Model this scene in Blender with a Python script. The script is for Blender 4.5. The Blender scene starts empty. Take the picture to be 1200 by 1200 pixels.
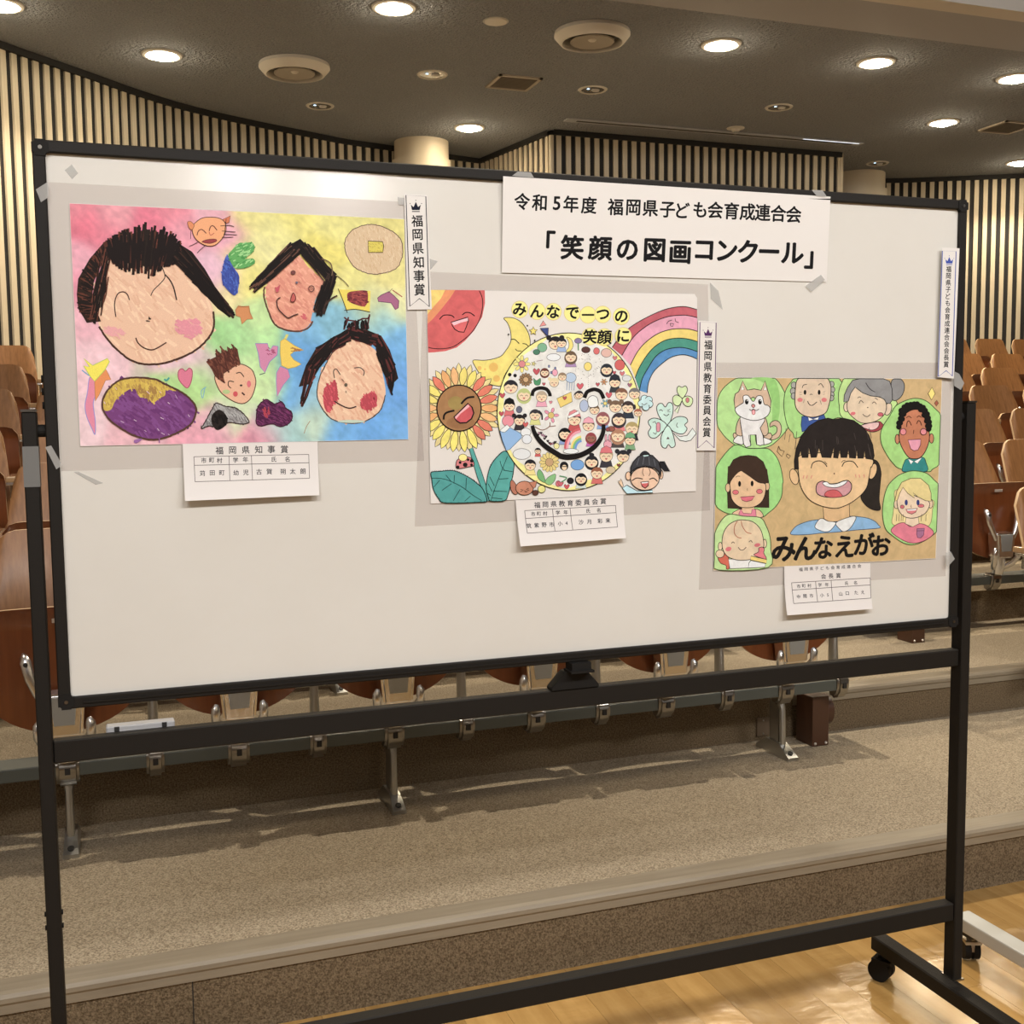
import bpy, bmesh, math, random
from mathutils import Vector, Matrix
random.seed(7)
C = bpy.context.scene.collection
SC = bpy.context.scene
# ---------------------------------------------------------------- camera
FPX = 1314.154
YAW, PITCH, ROLL = 0.345553, 0.089212, 0.011226
CAM = Vector((0.0906, -1.9261, 1.3719))
def cam_axes():
    cy, sy, cp, sp = math.cos(YAW), math.sin(YAW), math.cos(PITCH), math.sin(PITCH)
    f = Vector((sy*cp, cy*cp, -sp)); r = Vector((cy, -sy, 0)); d = f.cross(r)
    c, s = math.cos(ROLL), math.sin(ROLL)
    return c*r + s*d, -s*r + c*d, f
AX, AD, AF = cam_axes()
cd = bpy.data.cameras.new('camera'); cam = bpy.data.objects.new('camera', cd); C.objects.link(cam)
cd.sensor_width = 36; cd.lens = FPX/1200*36; cd.clip_start = .05; cd.clip_end = 100
m = Matrix((AX, -AD, -AF)).transposed().to_4x4(); m.translation = CAM; cam.matrix_world = m
SC.camera = cam
# ---------------------------------------------------------------- world, exposure, lights
w = bpy.data.worlds.new('world'); SC.world = w; w.use_nodes = True
w.node_tree.nodes['Background'].inputs[0].default_value = (1, .92, .82, 1)
w.node_tree.nodes['Background'].inputs[1].default_value = .05
vs = SC.view_settings; vs.view_transform = 'Standard'; vs.look = 'None'; vs.gamma = 1; vs.use_curve_mapping = False
vs.exposure = 0.35
SC.cycles.use_denoising = True
WARM = (1, .84, .62)
def area(name, loc, target, sx, sy, power, col=WARM):
    l = bpy.data.lights.new(name, 'AREA'); l.shape = 'RECTANGLE'; l.size = sx; l.size_y = sy; l.energy = power; l.color = col
    o = bpy.data.objects.new(name, l); C.objects.link(o); o.location = loc
    o.rotation_euler = (Vector(target)-Vector(loc)).to_track_quat('-Z', 'Y').to_euler()
    return o
def spot(name, loc, power, size=130, blend=.5, rad=.09, col=WARM):
    l = bpy.data.lights.new(name, 'SPOT'); l.energy = power; l.spot_size = math.radians(size); l.spot_blend = blend; l.shadow_soft_size = rad; l.color = col
    o = bpy.data.objects.new(name, l); C.objects.link(o); o.location = loc
    return o
CEIL = 3.8
# border lights above the stage, in front of the board
for x in (-1.2, 1.2, 3.6):
    area('stage_border_light', (x, -3.6, 4.0), (x*.6+.7, 1.5, 1.0), 1.6, .35, 66, (1, .965, .93))
# the ceiling downlights seen in the photograph
LAMPS = [(.549, 6.22), (1.819, 4.87), (4.059, 4.87), (5.304, 4.87), (6.546, 4.87), (6.935, 6.08), (3.118, 7.45), (8.79, 7.14), (-.396, 5.54)]
for x, y in LAMPS:
    spot('downlight_beam', (x, y, CEIL-.05), 105)
    l = bpy.data.lights.new('downlight_halo_fill', 'POINT'); l.energy = 1.1; l.shadow_soft_size = .02; l.color = (1, .85, .6)  # extra point lamp below each downlight, added to make a halo on the ceiling
    o = bpy.data.objects.new('downlight_halo_fill', l); C.objects.link(o); o.location = (x, y, CEIL-.075)
# the row of stronger lamps over the first tier, out of frame
for x, p, r in ((2.0, 330, .035), (5.6, 240, .05), (-1.7, 90, .08)):
    spot('front_downlight_beam', (x, 1.85, 4.7), p, 100, .7, r, (1, .87, .68))
# ---------------------------------------------------------------- materials
def lin(c): return tuple(((v/255)/12.92 if v/255 <= .04045 else (((v/255)+.055)/1.055)**2.4) for v in c)
MATS = {}
def mat(name, col, rough=.5, metal=0, spec=.5, bump=None, var=None, coat=0):
    """col linear; bump=(scale,dist); var=(scale tuple, amount, second colour)"""
    if name in MATS: return MATS[name]
    m = bpy.data.materials.new(name); m.use_nodes = True; nt = m.node_tree; b = nt.nodes['Principled BSDF']
    b.inputs['Base Color'].default_value = (*col, 1); b.inputs['Roughness'].default_value = rough
    b.inputs['Metallic'].default_value = metal; b.inputs['Specular IOR Level'].default_value = spec
    b.inputs['Coat Weight'].default_value = coat; b.inputs['Coat Roughness'].default_value = .15
    tc = nt.nodes.new('ShaderNodeTexCoord')
    if var:
        sc, lo, hi, col2 = var
        mp = nt.nodes.new('ShaderNodeMapping'); mp.inputs['Scale'].default_value = sc
        nz = nt.nodes.new('ShaderNodeTexNoise'); nz.inputs['Scale'].default_value = 1; nz.inputs['Detail'].default_value = 6; nz.inputs['Roughness'].default_value = .6
        rp = nt.nodes.new('ShaderNodeValToRGB'); rp.color_ramp.elements[0].position = lo; rp.color_ramp.elements[1].position = hi
        rp.color_ramp.elements[0].color = (*col2, 1); rp.color_ramp.elements[1].color = (*col, 1)
        nt.links.new(tc.outputs['Object'], mp.inputs[0]); nt.links.new(mp.outputs[0], nz.inputs['Vector'])
        nt.links.new(nz.outputs['Fac'], rp.inputs[0]); nt.links.new(rp.outputs[0], b.inputs['Base Color'])
    if bump:
        nb = nt.nodes.new('ShaderNodeTexNoise'); nb.inputs['Scale'].default_value = bump[0]; nb.inputs['Detail'].default_value = 3
        bp = nt.nodes.new('ShaderNodeBump'); bp.inputs['Distance'].default_value = bump[1]; bp.inputs['Strength'].default_value = 1
        nt.links.new(tc.outputs['Object'], nb.inputs['Vector']); nt.links.new(nb.outputs['Fac'], bp.inputs['Height']); nt.links.new(bp.outputs[0], b.inputs['Normal'])
    MATS[name] = m
    return m
def emit(name, col, s):
    m = bpy.data.materials.new(name); m.use_nodes = True; b = m.node_tree.nodes['Principled BSDF']
    b.inputs['Base Color'].default_value = (.8, .8, .8, 1)
    b.inputs['Emission Color'].default_value = (*col, 1); b.inputs['Emission Strength'].default_value = s
    return m
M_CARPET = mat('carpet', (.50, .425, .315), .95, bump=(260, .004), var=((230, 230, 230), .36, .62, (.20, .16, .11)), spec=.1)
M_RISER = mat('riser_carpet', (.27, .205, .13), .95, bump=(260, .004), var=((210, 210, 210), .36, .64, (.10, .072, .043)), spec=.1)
M_NOSE = mat('nosing_rubber', (.31, .265, .195), .38, spec=.5, var=((4, 60, 60), .3, .7, (.24, .2, .145)))
M_CEIL = mat('ceiling_stipple', (.37, .39, .43), .95, bump=(48, .05), spec=.1, var=((80, 80, 80), .3, .7, (.25, .265, .29)))
M_CEILS = mat('smooth_soffit', (.40, .41, .45), .8, bump=(150, .003))
M_CREAM = mat('cream_paint', (.66, .63, .58), .5)
M_BLACKWALL = mat('black_wall_backing', (.012, .011, .011), .8)
M_SLAT = mat('pale_oak_slat', (.64, .56, .42), .6, var=((120, 120, 3), .3, .7, (.52, .45, .33)), bump=(200, .001))
M_FLOOR = mat('varnished_floorboard', (.56, .35, .125), .22, var=((28, 2.2, 8), .3, .75, (.42, .24, .075)), spec=.5, coat=.7, bump=(9, .004))
M_PLY = mat('plywood_face', (.30, .142, .052), .46, var=((75, 40, 2.4), .3, .72, (.185, .08, .026)), coat=.08)
M_PLYD = mat('seat_underside', (.20, .058, .016), .33, var=((60, 40, 2.0), .25, .8, (.13, .034, .009)), coat=.25)
M_EDGE = mat('ply_edge', (.66, .46, .27), .5)
M_CHROME = mat('polished_aluminium', (.86, .86, .86), .24, metal=1)
M_CHROMED = mat('satin_aluminium', (.52, .52, .50), .36, metal=1)
M_BEAM = mat('grey_green_steel', (.085, .095, .085), .4, spec=.5)
M_BLACK = mat('black_powder_coat', (.014, .012, .010), .55, bump=(900, .0004), spec=.22)
M_RUBBER = mat('black_rubber', (.012, .011, .010), .7, spec=.2)
M_BROWNBOX = mat('brown_lacquer', (.075, .032, .017), .4)
M_WHITE = mat('whiteboard_enamel', (.76, .745, .70), .16, spec=.5, var=((2.2, 2.2, 2.6), .35, .65, (.72, .70, .65)))
M_LIGHTGREY = mat('light_grey_enamel', (.56, .56, .52), .45)
M_PLASTICG = mat('grey_plastic', (.42, .42, .43), .5)
M_DARK = mat('dark_recess', (.02, .018, .016), .7)
# ---------------------------------------------------------------- mesh helpers
def link(name, me, parent=None, loc=None, rot=None):
    o = bpy.data.objects.new(name, me); C.objects.link(o)
    if parent is not None: o.parent = parent
    if loc is not None: o.location = loc
    if rot is not None: o.rotation_euler = rot
    return o
def thing(name, label, cat, loc=(0, 0, 0), group=None, rz=0):
    o = bpy.data.objects.new(name, None); C.objects.link(o); o.location = loc; o.rotation_euler = (0, 0, rz); o.empty_display_size = .1
    o['label'] = label; o['category'] = cat
    if group: o['group'] = group
    return o
def tag(o, label, cat, group=None):
    o['label'] = label; o['category'] = cat
    if group: o['group'] = group
    return o
def mk(name, verts, faces, mats, fm=None, smooth=False):
    me = bpy.data.meshes.new(name); me.from_pydata([tuple(v) for v in verts], [], faces)
    for mm in (mats if isinstance(mats, (list, tuple)) else [mats]): me.materials.append(mm)
    if fm: me.polygons.foreach_set('material_index', fm)
    if smooth: me.polygons.foreach_set('use_smooth', [True]*len(me.polygons))
    me.update(); return me
def box_me(name, x0, x1, y0, y1, z0, z1, mt, bev=0, segs=1):
    bm = bmesh.new(); add_box(bm, x0, x1, y0, y1, z0, z1)
    if bev: bmesh.ops.bevel(bm, geom=bm.edges[:], offset=bev, segments=segs, affect='EDGES', profile=.6)
    return fin(name, bm, mt)
def add_box(bm, x0, x1, y0, y1, z0, z1):
    r = bmesh.ops.create_cube(bm, size=1)['verts']
    for v in r: v.co = ((x0+x1)/2 + v.co.x*(x1-x0), (y0+y1)/2 + v.co.y*(y1-y0), (z0+z1)/2 + v.co.z*(z1-z0))
    return r
def add_cyl(bm, c, axis, r, h, seg=16, r2=None):
    q = Vector((0, 0, 1)).rotation_difference(Vector(axis)).to_matrix().to_4x4(); q.translation = Vector(c)
    return bmesh.ops.create_cone(bm, cap_ends=True, segments=seg, radius1=r, radius2=r if r2 is None else r2, depth=h, matrix=q)['verts']
def add_tube(bm, pts, radii, seg=8, flat=1.0):
    """tube through pts with a radius per point"""
    rings = []
    pts = [Vector(p) for p in pts]
    for i, p in enumerate(pts):
        d = (pts[min(i+1, len(pts)-1)] - pts[max(i-1, 0)]).normalized()
        up = Vector((0, 1, 0)) if abs(d.y) < .8 else Vector((1, 0, 0))
        a = d.cross(up).normalized(); b = d.cross(a).normalized()
        r = radii[i] if isinstance(radii, (list, tuple)) else radii
        rings.append([bm.verts.new(p + a*r*math.cos(t*2*math.pi/seg) + b*r*flat*math.sin(t*2*math.pi/seg)) for t in range(seg)])
    for i in range(len(rings)-1):
        for t in range(seg):
            bm.faces.new((rings[i][t], rings[i][(t+1) % seg], rings[i+1][(t+1) % seg], rings[i+1][t]))
    bm.faces.new(rings[0][::-1]); bm.faces.new(rings[-1])
def fin(name, bm, mt, smooth=False):
    bmesh.ops.recalc_face_normals(bm, faces=bm.faces[:])
    me = bpy.data.meshes.new(name); bm.to_mesh(me); bm.free()
    for mm in (mt if isinstance(mt, (list, tuple)) else [mt]): me.materials.append(mm)
    if smooth: me.polygons.foreach_set('use_smooth', [True]*len(me.polygons))
    return me
def autosmooth(me, ang=40):
    me.polygons.foreach_set('use_smooth', [True]*len(me.polygons)); me.set_sharp_from_angle(angle=math.radians(ang)); return me
def lathe(name, prof, mt, seg=32, loc=None):
    vs_, fs = [], []
    n = len(prof)
    for s in range(seg):
        a = 2*math.pi*s/seg
        for r, z in prof: vs_.append((r*math.cos(a), r*math.sin(a), z))
    for s in range(seg):
        t = (s+1) % seg
        for i in range(n-1): fs.append((s*n+i, t*n+i, t*n+i+1, s*n+i+1))
    return autosmooth(mk(name, vs_, fs, mt), 35)
def prism(name, poly, y0, y1, mt, bev=0):
    """poly in x,z extruded along y"""
    bm = bmesh.new()
    a = [bm.verts.new((x, y0, z)) for x, z in poly]; b = [bm.verts.new((x, y1, z)) for x, z in poly]
    bm.faces.new(a); bm.faces.new(b[::-1]); n = len(poly)
    for i in range(n): bm.faces.new((a[i], a[(i+1) % n], b[(i+1) % n], b[i]))
    if bev: bmesh.ops.bevel(bm, geom=bm.edges[:], offset=bev, segments=2, affect='EDGES')
    return fin(name, bm, mt)
def structure(o): o['kind'] = 'structure'; return o
# ================================================================ ROOM
# timber stage floor, laid board by board
fl = structure(link('floor', box_me('floor', -4, 8, -7.5, .60, -.06, -.006, mat('floor_underlay', (.22, .13, .06), .6))))
plank_meshes = []
for L in (1.82,):
    plank_meshes.append(box_me('plank', 0, .0992, 0, L-.001, -.005, 0, M_FLOOR))
def boards():
    k = 0
    for i in range(-12, 38):
        y = .56; off = (i*0.77) % 1.82
        ys = [.56]
        y = .56 - (.4+off*.75)
        while y > -3.2: ys.append(y); y -= 1.82
        ys.append(-3.2)
        for a, b in zip(ys, ys[1:]):
            if a-b < .02: continue
            o = link('plank', plank_meshes[0], fl, (i*.1, b, 0)); o.scale = (1, (a-b)/1.82, 1); k += 1
    return k
boards()
# give every board its own tone by object random value
nt = M_FLOOR.node_tree; b_ = nt.nodes['Principled BSDF']; src = b_.inputs['Base Color'].links[0].from_socket
oi = nt.nodes.new('ShaderNodeObjectInfo'); hs = nt.nodes.new('ShaderNodeHueSaturation'); mr = nt.nodes.new('ShaderNodeMapRange')
mr.inputs['To Min'].default_value = .80; mr.inputs['To Max'].default_value = 1.16
nt.links.new(oi.outputs['Random'], mr.inputs['Value']); nt.links.new(mr.outputs[0], hs.inputs['Value']); nt.links.new(src, hs.inputs['Color']); nt.links.new(hs.outputs[0], b_.inputs['Base Color'])
# carpeted tiers
EDGE = [.535, 1.50, 2.33, 3.18, 4.03, 4.88, 5.95]
TOP = [.18, .34, .49, .645, .80, .955, 1.17]
XR = (-3.6, 13.0)
for k, (e, z) in enumerate(zip(EDGE, TOP)):
    y1 = EDGE[k+1]+.02 if k < 6 else 9.2
    z0 = TOP[k-1]-.02 if k else -.05
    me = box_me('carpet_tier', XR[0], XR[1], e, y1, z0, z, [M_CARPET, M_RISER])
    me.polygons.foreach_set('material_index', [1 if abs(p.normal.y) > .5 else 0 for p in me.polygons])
    t = structure(link('carpet_tier_floor', me)); t['label'] = 'carpeted seating tier'
    xs = [(XR[0], 7.5)] if k == 0 else [(2.30+.1*k, 3.62+.1*k)]
    for xa, xb in xs:   # moulded stair nosing
        prof = [(e+.06, z+.001), (e+.06, z+.004), (e+.004, z+.004), (e-.008, z+.001), (e-.014, z-.006), (e-.014, z-.016), (e-.008, z-.023), (e-.008, z-.042), (e-.001, z-.045), (e-.001, z-.0)]
        vv = [(xa, y, zz) for y, zz in prof] + [(xb, y, zz) for y, zz in prof]; n = len(prof)
        ff = [tuple(range(n)), tuple(range(2*n-1, n-1, -1))] + [(i, (i+1) % n, n+(i+1) % n, n+i) for i in range(n)]
        link('nosing', mk('nosing', vv, ff, M_NOSE), t)
    if k == 0:
        link('carpet_seam', box_me('seam', .218, .2205, e-.0015, e+.001, .0, .136, M_DARK), t)
# small cover plate on the second riser
cp = thing('riser_cover_plate', 'small brown square cover plate on the second carpeted riser by the aisle', 'cover plate', (2.275, 1.499, .23))
link('plate', box_me('plate', -.026, .026, -.006, 0, -.034, .034, mat('brown_plate', (.16, .115, .075), .5), .002), cp)
for s in (-1, 1):
    bm = bmesh.new(); add_cyl(bm, (0, -.007, s*.024), (0, 1, 0), .003, .003, 8); link('screw', fin('screw', bm, M_CHROMED), cp)
# ---- ceiling
structure(link('ceiling', box_me('ceiling', -6, 14, 4.30, 10, CEIL, CEIL+.1, M_CEIL)))
structure(link('ceiling_soffit', box_me('soffit', -6, 14, 3.80, 4.30, CEIL-.025, CEIL+.1, M_CEILS)))
structure(link('trim_1', box_me('trim', -6, 14, 3.655, 3.80, CEIL-.04, CEIL+.35, M_CREAM)))
structure(link('ceiling_stage', box_me('ceiling_stage', -6, 14, -8, 3.655, 4.75, 4.85, M_CEILS)))
structure(link('ceiling_fascia', box_me('fascia', -6, 14, 3.655, 3.75, CEIL+.35, 4.75, M_CEILS)))
# ---- slatted walls: black backing with pale slats fixed to it
def catmull(p, n=24):
    out = []
    for i in range(len(p)-1):
        a, b, c, d = p[max(i-1, 0)], p[i], p[i+1], p[min(i+2, len(p)-1)]
        for k in range(n):
            t = k/n
            out.append(tuple(.5*((2*b[j])+(-a[j]+c[j])*t+(2*a[j]-5*b[j]+4*c[j]-d[j])*t*t+(-a[j]+3*b[j]-3*c[j]+d[j])*t**3) for j in (0, 1)))
    out.append(tuple(p[-1])); return out
SLAT_ME = box_me('slat', -.0225, .0225, -.017, 0, 0, 1, M_SLAT)
def slat_wall(name, ctrl, z0=0.1, ztop=CEIL, pitch=.0905, smooth=True, skip=0.0, zb=None):
    line = catmull(ctrl) if smooth else ctrl
    th = .06
    # backing
    vv, ff = [], []
    P = [Vector((x, y, 0)) for x, y in line]
    for i, p in enumerate(P):
        d = (P[min(i+1, len(P)-1)]-P[max(i-1, 0)]).normalized(); nrm = Vector((d.y, -d.x, 0))
        for q in (p, p-nrm*th):
            vv.append((q.x, q.y, z0)); vv.append((q.x, q.y, ztop))
    for i in range(len(P)-1):
        a = i*4; b = a+4
        ff += [(a, b, b+1, a+1), (a+2, a+3, b+3, b+2), (a+1, b+1, b+3, a+3)]
    ff += [(0, 1, 3, 2), (len(vv)-4, len(vv)-2, len(vv)-1, len(vv)-3)]
    wobj = structure(link(name, mk(name, vv, ff, M_BLACKWALL)))
    # black head strip proud of the backing
    hv, hf = [], []
    for i, p in enumerate(P):
        d = (P[min(i+1, len(P)-1)]-P[max(i-1, 0)]).normalized(); nrm = Vector((d.y, -d.x, 0))
        for q in (p+nrm*.04, p):
            hv.append((q.x, q.y, ztop-.045)); hv.append((q.x, q.y, ztop-.001))
    for i in range(len(P)-1):
        a = i*4; b = a+4
        hf += [(a, a+1, b+1, b), (a, b, b+2, a+2)]
    link('head_strip', mk('head_strip', hv, hf, M_BLACKWALL), wobj)
    # slats at even arc length
    acc, nxt = 0, skip
    for i in range(len(P)-1):
        seg = (P[i+1]-P[i]).length
        while nxt <= acc+seg and seg > 0:
            p = P[i].lerp(P[i+1], (nxt-acc)/seg); d = (P[i+1]-P[i]).normalized()
            zz = zb if zb is not None else 0.5
            o = link('slat', SLAT_ME, wobj, (p.x, p.y, zz), (0, 0, math.atan2(d.y, d.x)))
            o.scale = (1, 1, ztop-.045-zz)
            nxt += pitch
        acc += seg
    return wobj
LW = [(-3.3, 1.9), (-2.55, 3.3), (-1.75, 4.62), (-1.05, 5.62), (-.456, 6.286), (-.237, 6.511), (.055, 6.8), (.347, 7.104), (.665, 7.389), (1.007, 7.622), (1.369, 7.817), (1.752, 7.996), (2.16, 8.187), (2.617, 8.315), (3.204, 8.492), (3.62, 8.6)]
slat_wall('wall_left', LW, zb=.15)
slat_wall('wall_booth_side', [(3.60, 8.60), (3.825, 7.345)], smooth=False, skip=.05, zb=1.17)
slat_wall('wall_booth', [(3.835, 7.335), (6.80, 7.335)], smooth=False, skip=.055, zb=1.17)
RW = [(6.95, 8.62), (7.55, 8.42), (7.958, 8.247), (8.211, 8.148), (8.521, 7.987), (8.901, 7.782), (9.277, 7.58), (9.9, 7.2), (10.7, 6.6), (11.5, 5.8), (12.3, 4.7), (12.9, 3.5)]
slat_wall('wall_right', RW, zb=1.0)
structure(link('wall_booth_return', box_me('booth_return', 6.80, 6.84, 7.335, 8.7, 1.1, CEIL, M_SLAT)))
# pale rounded corner post of the booth
bm = bmesh.new(); add_cyl(bm, (3.826, 7.335, (CEIL-.045+1.17)/2), (0, 0, 1), .022, CEIL-.045-1.17, 12); c_ = structure(link('trim_2', autosmooth(fin('corner_post', bm, M_SLAT))))
bm = bmesh.new(); add_cyl(bm, (6.80, 7.335, (CEIL-.045+1.17)/2), (0, 0, 1), .022, CEIL-.045-1.17, 12); c_ = structure(link('trim_3', autosmooth(fin('corner_post', bm, M_SLAT))))
M_STAGEWALL = mat('stage_wall_paint', (.40, .34, .27), .8)
structure(link('wall_stage', box_me('wall_stage', -4.1, 14, -7.6, -7.5, -.1, 4.8, M_STAGEWALL)))
structure(link('wall_stage_left', box_me('wall_stage_left', -4.1, -3.3, -7.5, 1.95, -.1, 4.8, M_STAGEWALL)))
structure(link('wall_stage_right', box_me('wall_stage_right', 12.9, 13.1, -7.5, 3.6, -.1, 4.8, M_STAGEWALL)))
# two lamps on the stage wall that glow faintly in the whiteboard
for x, lb in ((1.15, 'left'), (2.0, 'right')):
    t = thing('stage_wall_lamp', f'small square lamp high on the stage wall behind the camera, {lb} of the pair', 'lamp', (x, -7.5, 3.27), 'stage wall lamps')
    link('lamp_case', box_me('case', -.17, .17, 0, .05, -.17, .17, M_CREAM, .01), t); link('lamp_panel', box_me('panel', -.14, .14, .05, .056, -.14, .14, emit('stage_lamp_glow', (1, .93, .85), 70)), t)
# ---- columns
for nm, x, y, r, lb in (('column_left', 2.87, 8.10, .245, 'left'), ('column_right', 7.60, 8.12, .27, 'right')):
    c_ = structure(link('column', lathe('column', [(r+.02, 1.1), (r+.02, CEIL-.17), (r, CEIL-.17), (r, CEIL-.155), (r, CEIL+.01)], mat('cream_column', (.66, .58, .45), .5), 40), None, (x, y, 0)))
# ---- ceiling fixtures
M_LENS = emit('lamp_glow', (1, .82, .55), 90)
M_GLINT = emit('emissive_glint', (.55, .8, 1), 1.6)  # reflected glint on the unlit spots, imitated with a weak emission
RING = lathe('trim_ring', [(.098, .0), (.098, -.008), (.112, -.014), (.13, -.010), (.135, .0)], M_CREAM)
LENS = lathe('lens', [(.0001, -.036), (.04, -.033), (.075, -.022), (.096, -.006), (.099, 0)], M_LENS)
where = ['nearest the curved left wall', 'at the top of the frame, left of the big round diffuser', 'right of the big round diffuser', 'in the middle of the right ceiling', 'at the upper right edge of the frame',
         'beside the square grille on the right', 'low over the back, left of the booth', 'lowest at the right edge, over the right slatted wall', 'beyond the upper left corner']
for (x, y), wh in zip(LAMPS, where):
    t = thing('ceiling_downlight', 'lit round ceiling downlight '+wh, 'downlight', (x, y, CEIL), 'lit ceiling downlights')
    link('trim_ring', RING, t); link('lens', LENS, t)
CUP = lathe('reflector', [(.088, 0), (.075, .07), (.0001, .085)], mat('dim_reflector', (.35, .33, .30), .3, metal=.6))
BULB = lathe('bulb', [(.0001, -.012), (.028, -.004), (.034, .02), (.0001, .06)], mat('opal_bulb', (.6, .58, .55), .3))
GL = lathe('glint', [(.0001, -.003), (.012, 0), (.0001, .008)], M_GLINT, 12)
RING2 = lathe('trim_ring', [(.088, .003), (.088, -.006), (.105, -.008), (.112, .0)], M_CREAM)
def near(i): return ['beside the left round diffuser', 'between the two round diffusers', 'right of the square grille, below the big diffuser', 'above the booth, right of centre', 'above the right column'][i]
for i, (x, y) in enumerate([(1.787, 7.165), (2.407, 6.10), (3.669, 6.10), (5.312, 6.10), (7.436, 7.6)]):
    t = thing('recessed_spotlight', 'small unlit recessed ceiling spot '+near(i), 'spotlight', (x, y, CEIL), 'unlit recessed ceiling spots')
    link('trim_ring', RING2, t)
    bm = bmesh.new(); add_cyl(bm, (0, 0, -.002), (0, 0, 1), .088, .002, 28); link('reflector_dish', fin('dish', bm, mat('dark_dish', (.10, .092, .08), .25)), t)
    link('bulb', BULB, t, (.02, -.01, -.008)); link('glint', GL, t, (-.045, -.02, -.006))
for (x, y, lb) in ((1.43, 6.175, 'left round cream ceiling air diffuser with stepped rings'), (3.14, 4.917, 'larger looking round cream ceiling air diffuser near the top centre')):
    t = thing('air_diffuser', lb, 'air vent', (x, y, CEIL), 'round air diffusers')
    link('outer_ring', lathe('outer', [(.243, 0), (.246, -.022), (.208, -.066), (.194, -.070), (.188, -.055), (.19, -.03), (.20, 0)], M_CREAM, 48), t)
    link('cone', lathe('cone', [(.0001, -.048), (.09, -.05), (.138, -.064), (.143, -.058), (.10, -.03), (.02, -.02)], mat('darker_cream', (.36, .33, .29), .6), 48), t)  # cone in a darker tone than the cream outer ring
    link('throat', lathe('throat', [(.0001, -.004), (.18, -.004)], mat('throat_dark', (.05, .042, .035), .8)), t)
    link('hub', lathe('hub', [(.0001, -.058), (.02, -.056), (.03, -.047)], M_CREAM, 20), t)
def grille(x, y, s, lb):
    t = thing('square_grille', lb, 'ceiling grille', (x, y, CEIL), 'square ceiling grilles')
    bm = bmesh.new()
    for a in (-1, 1):
        add_box(bm, a*s-.012, a*s+.012, -s-.012, s+.012, -.012, 0); add_box(bm, -s-.012, s+.012, a*s-.012, a*s+.012, -.012, 0)
    link('frame', fin('frame', bm, mat('grille_frame', (.42, .36, .29), .5)), t)
    bm = bmesh.new()
    for i in range(13): add_box(bm, -s, s, -s+i*s/6-.006, -s+i*s/6+.004, -.008, 0)
    o = link('louvres', fin('louvre', bm, mat('grille_louvre', (.17, .14, .11), .6)), t); o['kind'] = 'stuff'
    link('backing', box_me('backing', -s, s, -s, s, -.002, 0, M_DARK), t)
grille(3.03, 6.10, .155, 'square ceiling grille between the round diffusers'); grille(7.60, 6.05, .17, 'square ceiling grille at the right edge')
t = thing('smoke_detector', 'small round flush cover left of the top centre diffuser', 'detector', (2.482, 4.914, CEIL)); link('cover', lathe('cover', [(.0001, -.012), (.05, -.012), (.07, -.006), (.072, 0)], M_CREAM, 24), t)
link('rim', lathe('rim', [(.072, -.002), (.078, -.004), (.082, 0)], M_CHROMED, 24), t)
t = thing('sprinkler_head', 'small pale sprinkler dome on the ceiling above the booth', 'sprinkler', (5.33, 6.794, CEIL)); link('dome', lathe('dome', [(.0001, -.035), (.03, -.03), (.045, -.01), (.075, -.006), (.078, 0)], M_CREAM, 24), t)
link('deflector', lathe('deflector', [(.0001, -.05), (.018, -.048), (.018, -.035)], M_CHROMED, 12), t)
t = thing('slot_diffuser', 'long thin ceiling slot running above the booth front', 'ceiling slot', (0, 6.95, CEIL))
link('slot_frame', box_me('slot', 3.80, 6.75, -.05, .05, -.012, 0, M_CEILS, .003), t); link('slot_gap', box_me('gap', 3.9, 6.65, -.015, .015, -.014, -.0119, M_DARK), t)
link('slot_bright_strip', box_me('slotl', 6.1, 6.7, -.044, -.03, -.0145, -.012, emit('slot_glow', (.8, .9, 1), .8)), t)  # thin emissive strip for the bright line at the slot's right end
# ================================================================ SEATING
def shell(name, hw, zb, zt, surf, thick, taper=lambda v: 1, N=18, Mv=10, mats=(M_PLY, M_EDGE), topc=.05, boty=None, cor=.35, back=None):
    """curved plywood panel; surf(x,z)->y of its front face; returns mesh"""
    F, B = [], []
    for j in range(Mv+1):
        v = j/Mv
        for i in range(N+1):
            u = -1+2*i/N
            au = abs(u)
            k = max(0, (au-(1-cor))/cor)
            top = zt - topc*(1-math.sqrt(max(0, 1-k*k)))
            bot = zb if boty is None else boty(u)
            z = bot+(top-bot)*v
            x = u*hw*taper(v)
            y = surf(x, z, v)
            F.append((x, y, z)); B.append((x, y+thick, z))
    n = N+1
    vv = F+B; o = len(F); ff = []; fm = []
    for j in range(Mv):
        for i in range(N):
            a = j*n+i
            ff.append((a, a+1, a+n+1, a+n)); fm.append(0)
            ff.append((o+a, o+a+n, o+a+n+1, o+a+1)); fm.append(0)
    rim = [i for i in range(n)] + [j*n+N for j in range(1, Mv+1)] + [Mv*n+i for i in range(N-1, -1, -1)] + [j*n for j in range(Mv-1, 0, -1)]
    for a, b in zip(rim, rim[1:]+rim[:1]):
        ff.append((b, a, o+a, o+b)); fm.append(1)
    me = mk(name, vv, ff, list(mats), fm); autosmooth(me, 50); return me
def back_surf(x, z, v): return .10 + .115*v - .040*(x/.21)**2 + .03*v*v
BACK = shell('backrest', .208, .40, .868, back_surf, .013, taper=lambda v: .97+.05*math.sin(v*2.6)-.12*v*v, topc=.07, cor=.36)
def seat_surf(x, z, v):
    return -.045 + .02*v - .022*(x/.21)**2*(1 if v > .3 else v/.3) - (.030*((v-.86)/.14)**2 if v > .86 else 0)
SEAT = shell('seat', .206, .34, .683, seat_surf, .014, taper=lambda v: 1-.02*v, mats=(M_PLYD, M_EDGE), topc=.035, cor=.30, boty=lambda u: .335+.155*(1-math.sqrt(max(0, 1-u*u*.97))))
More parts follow.
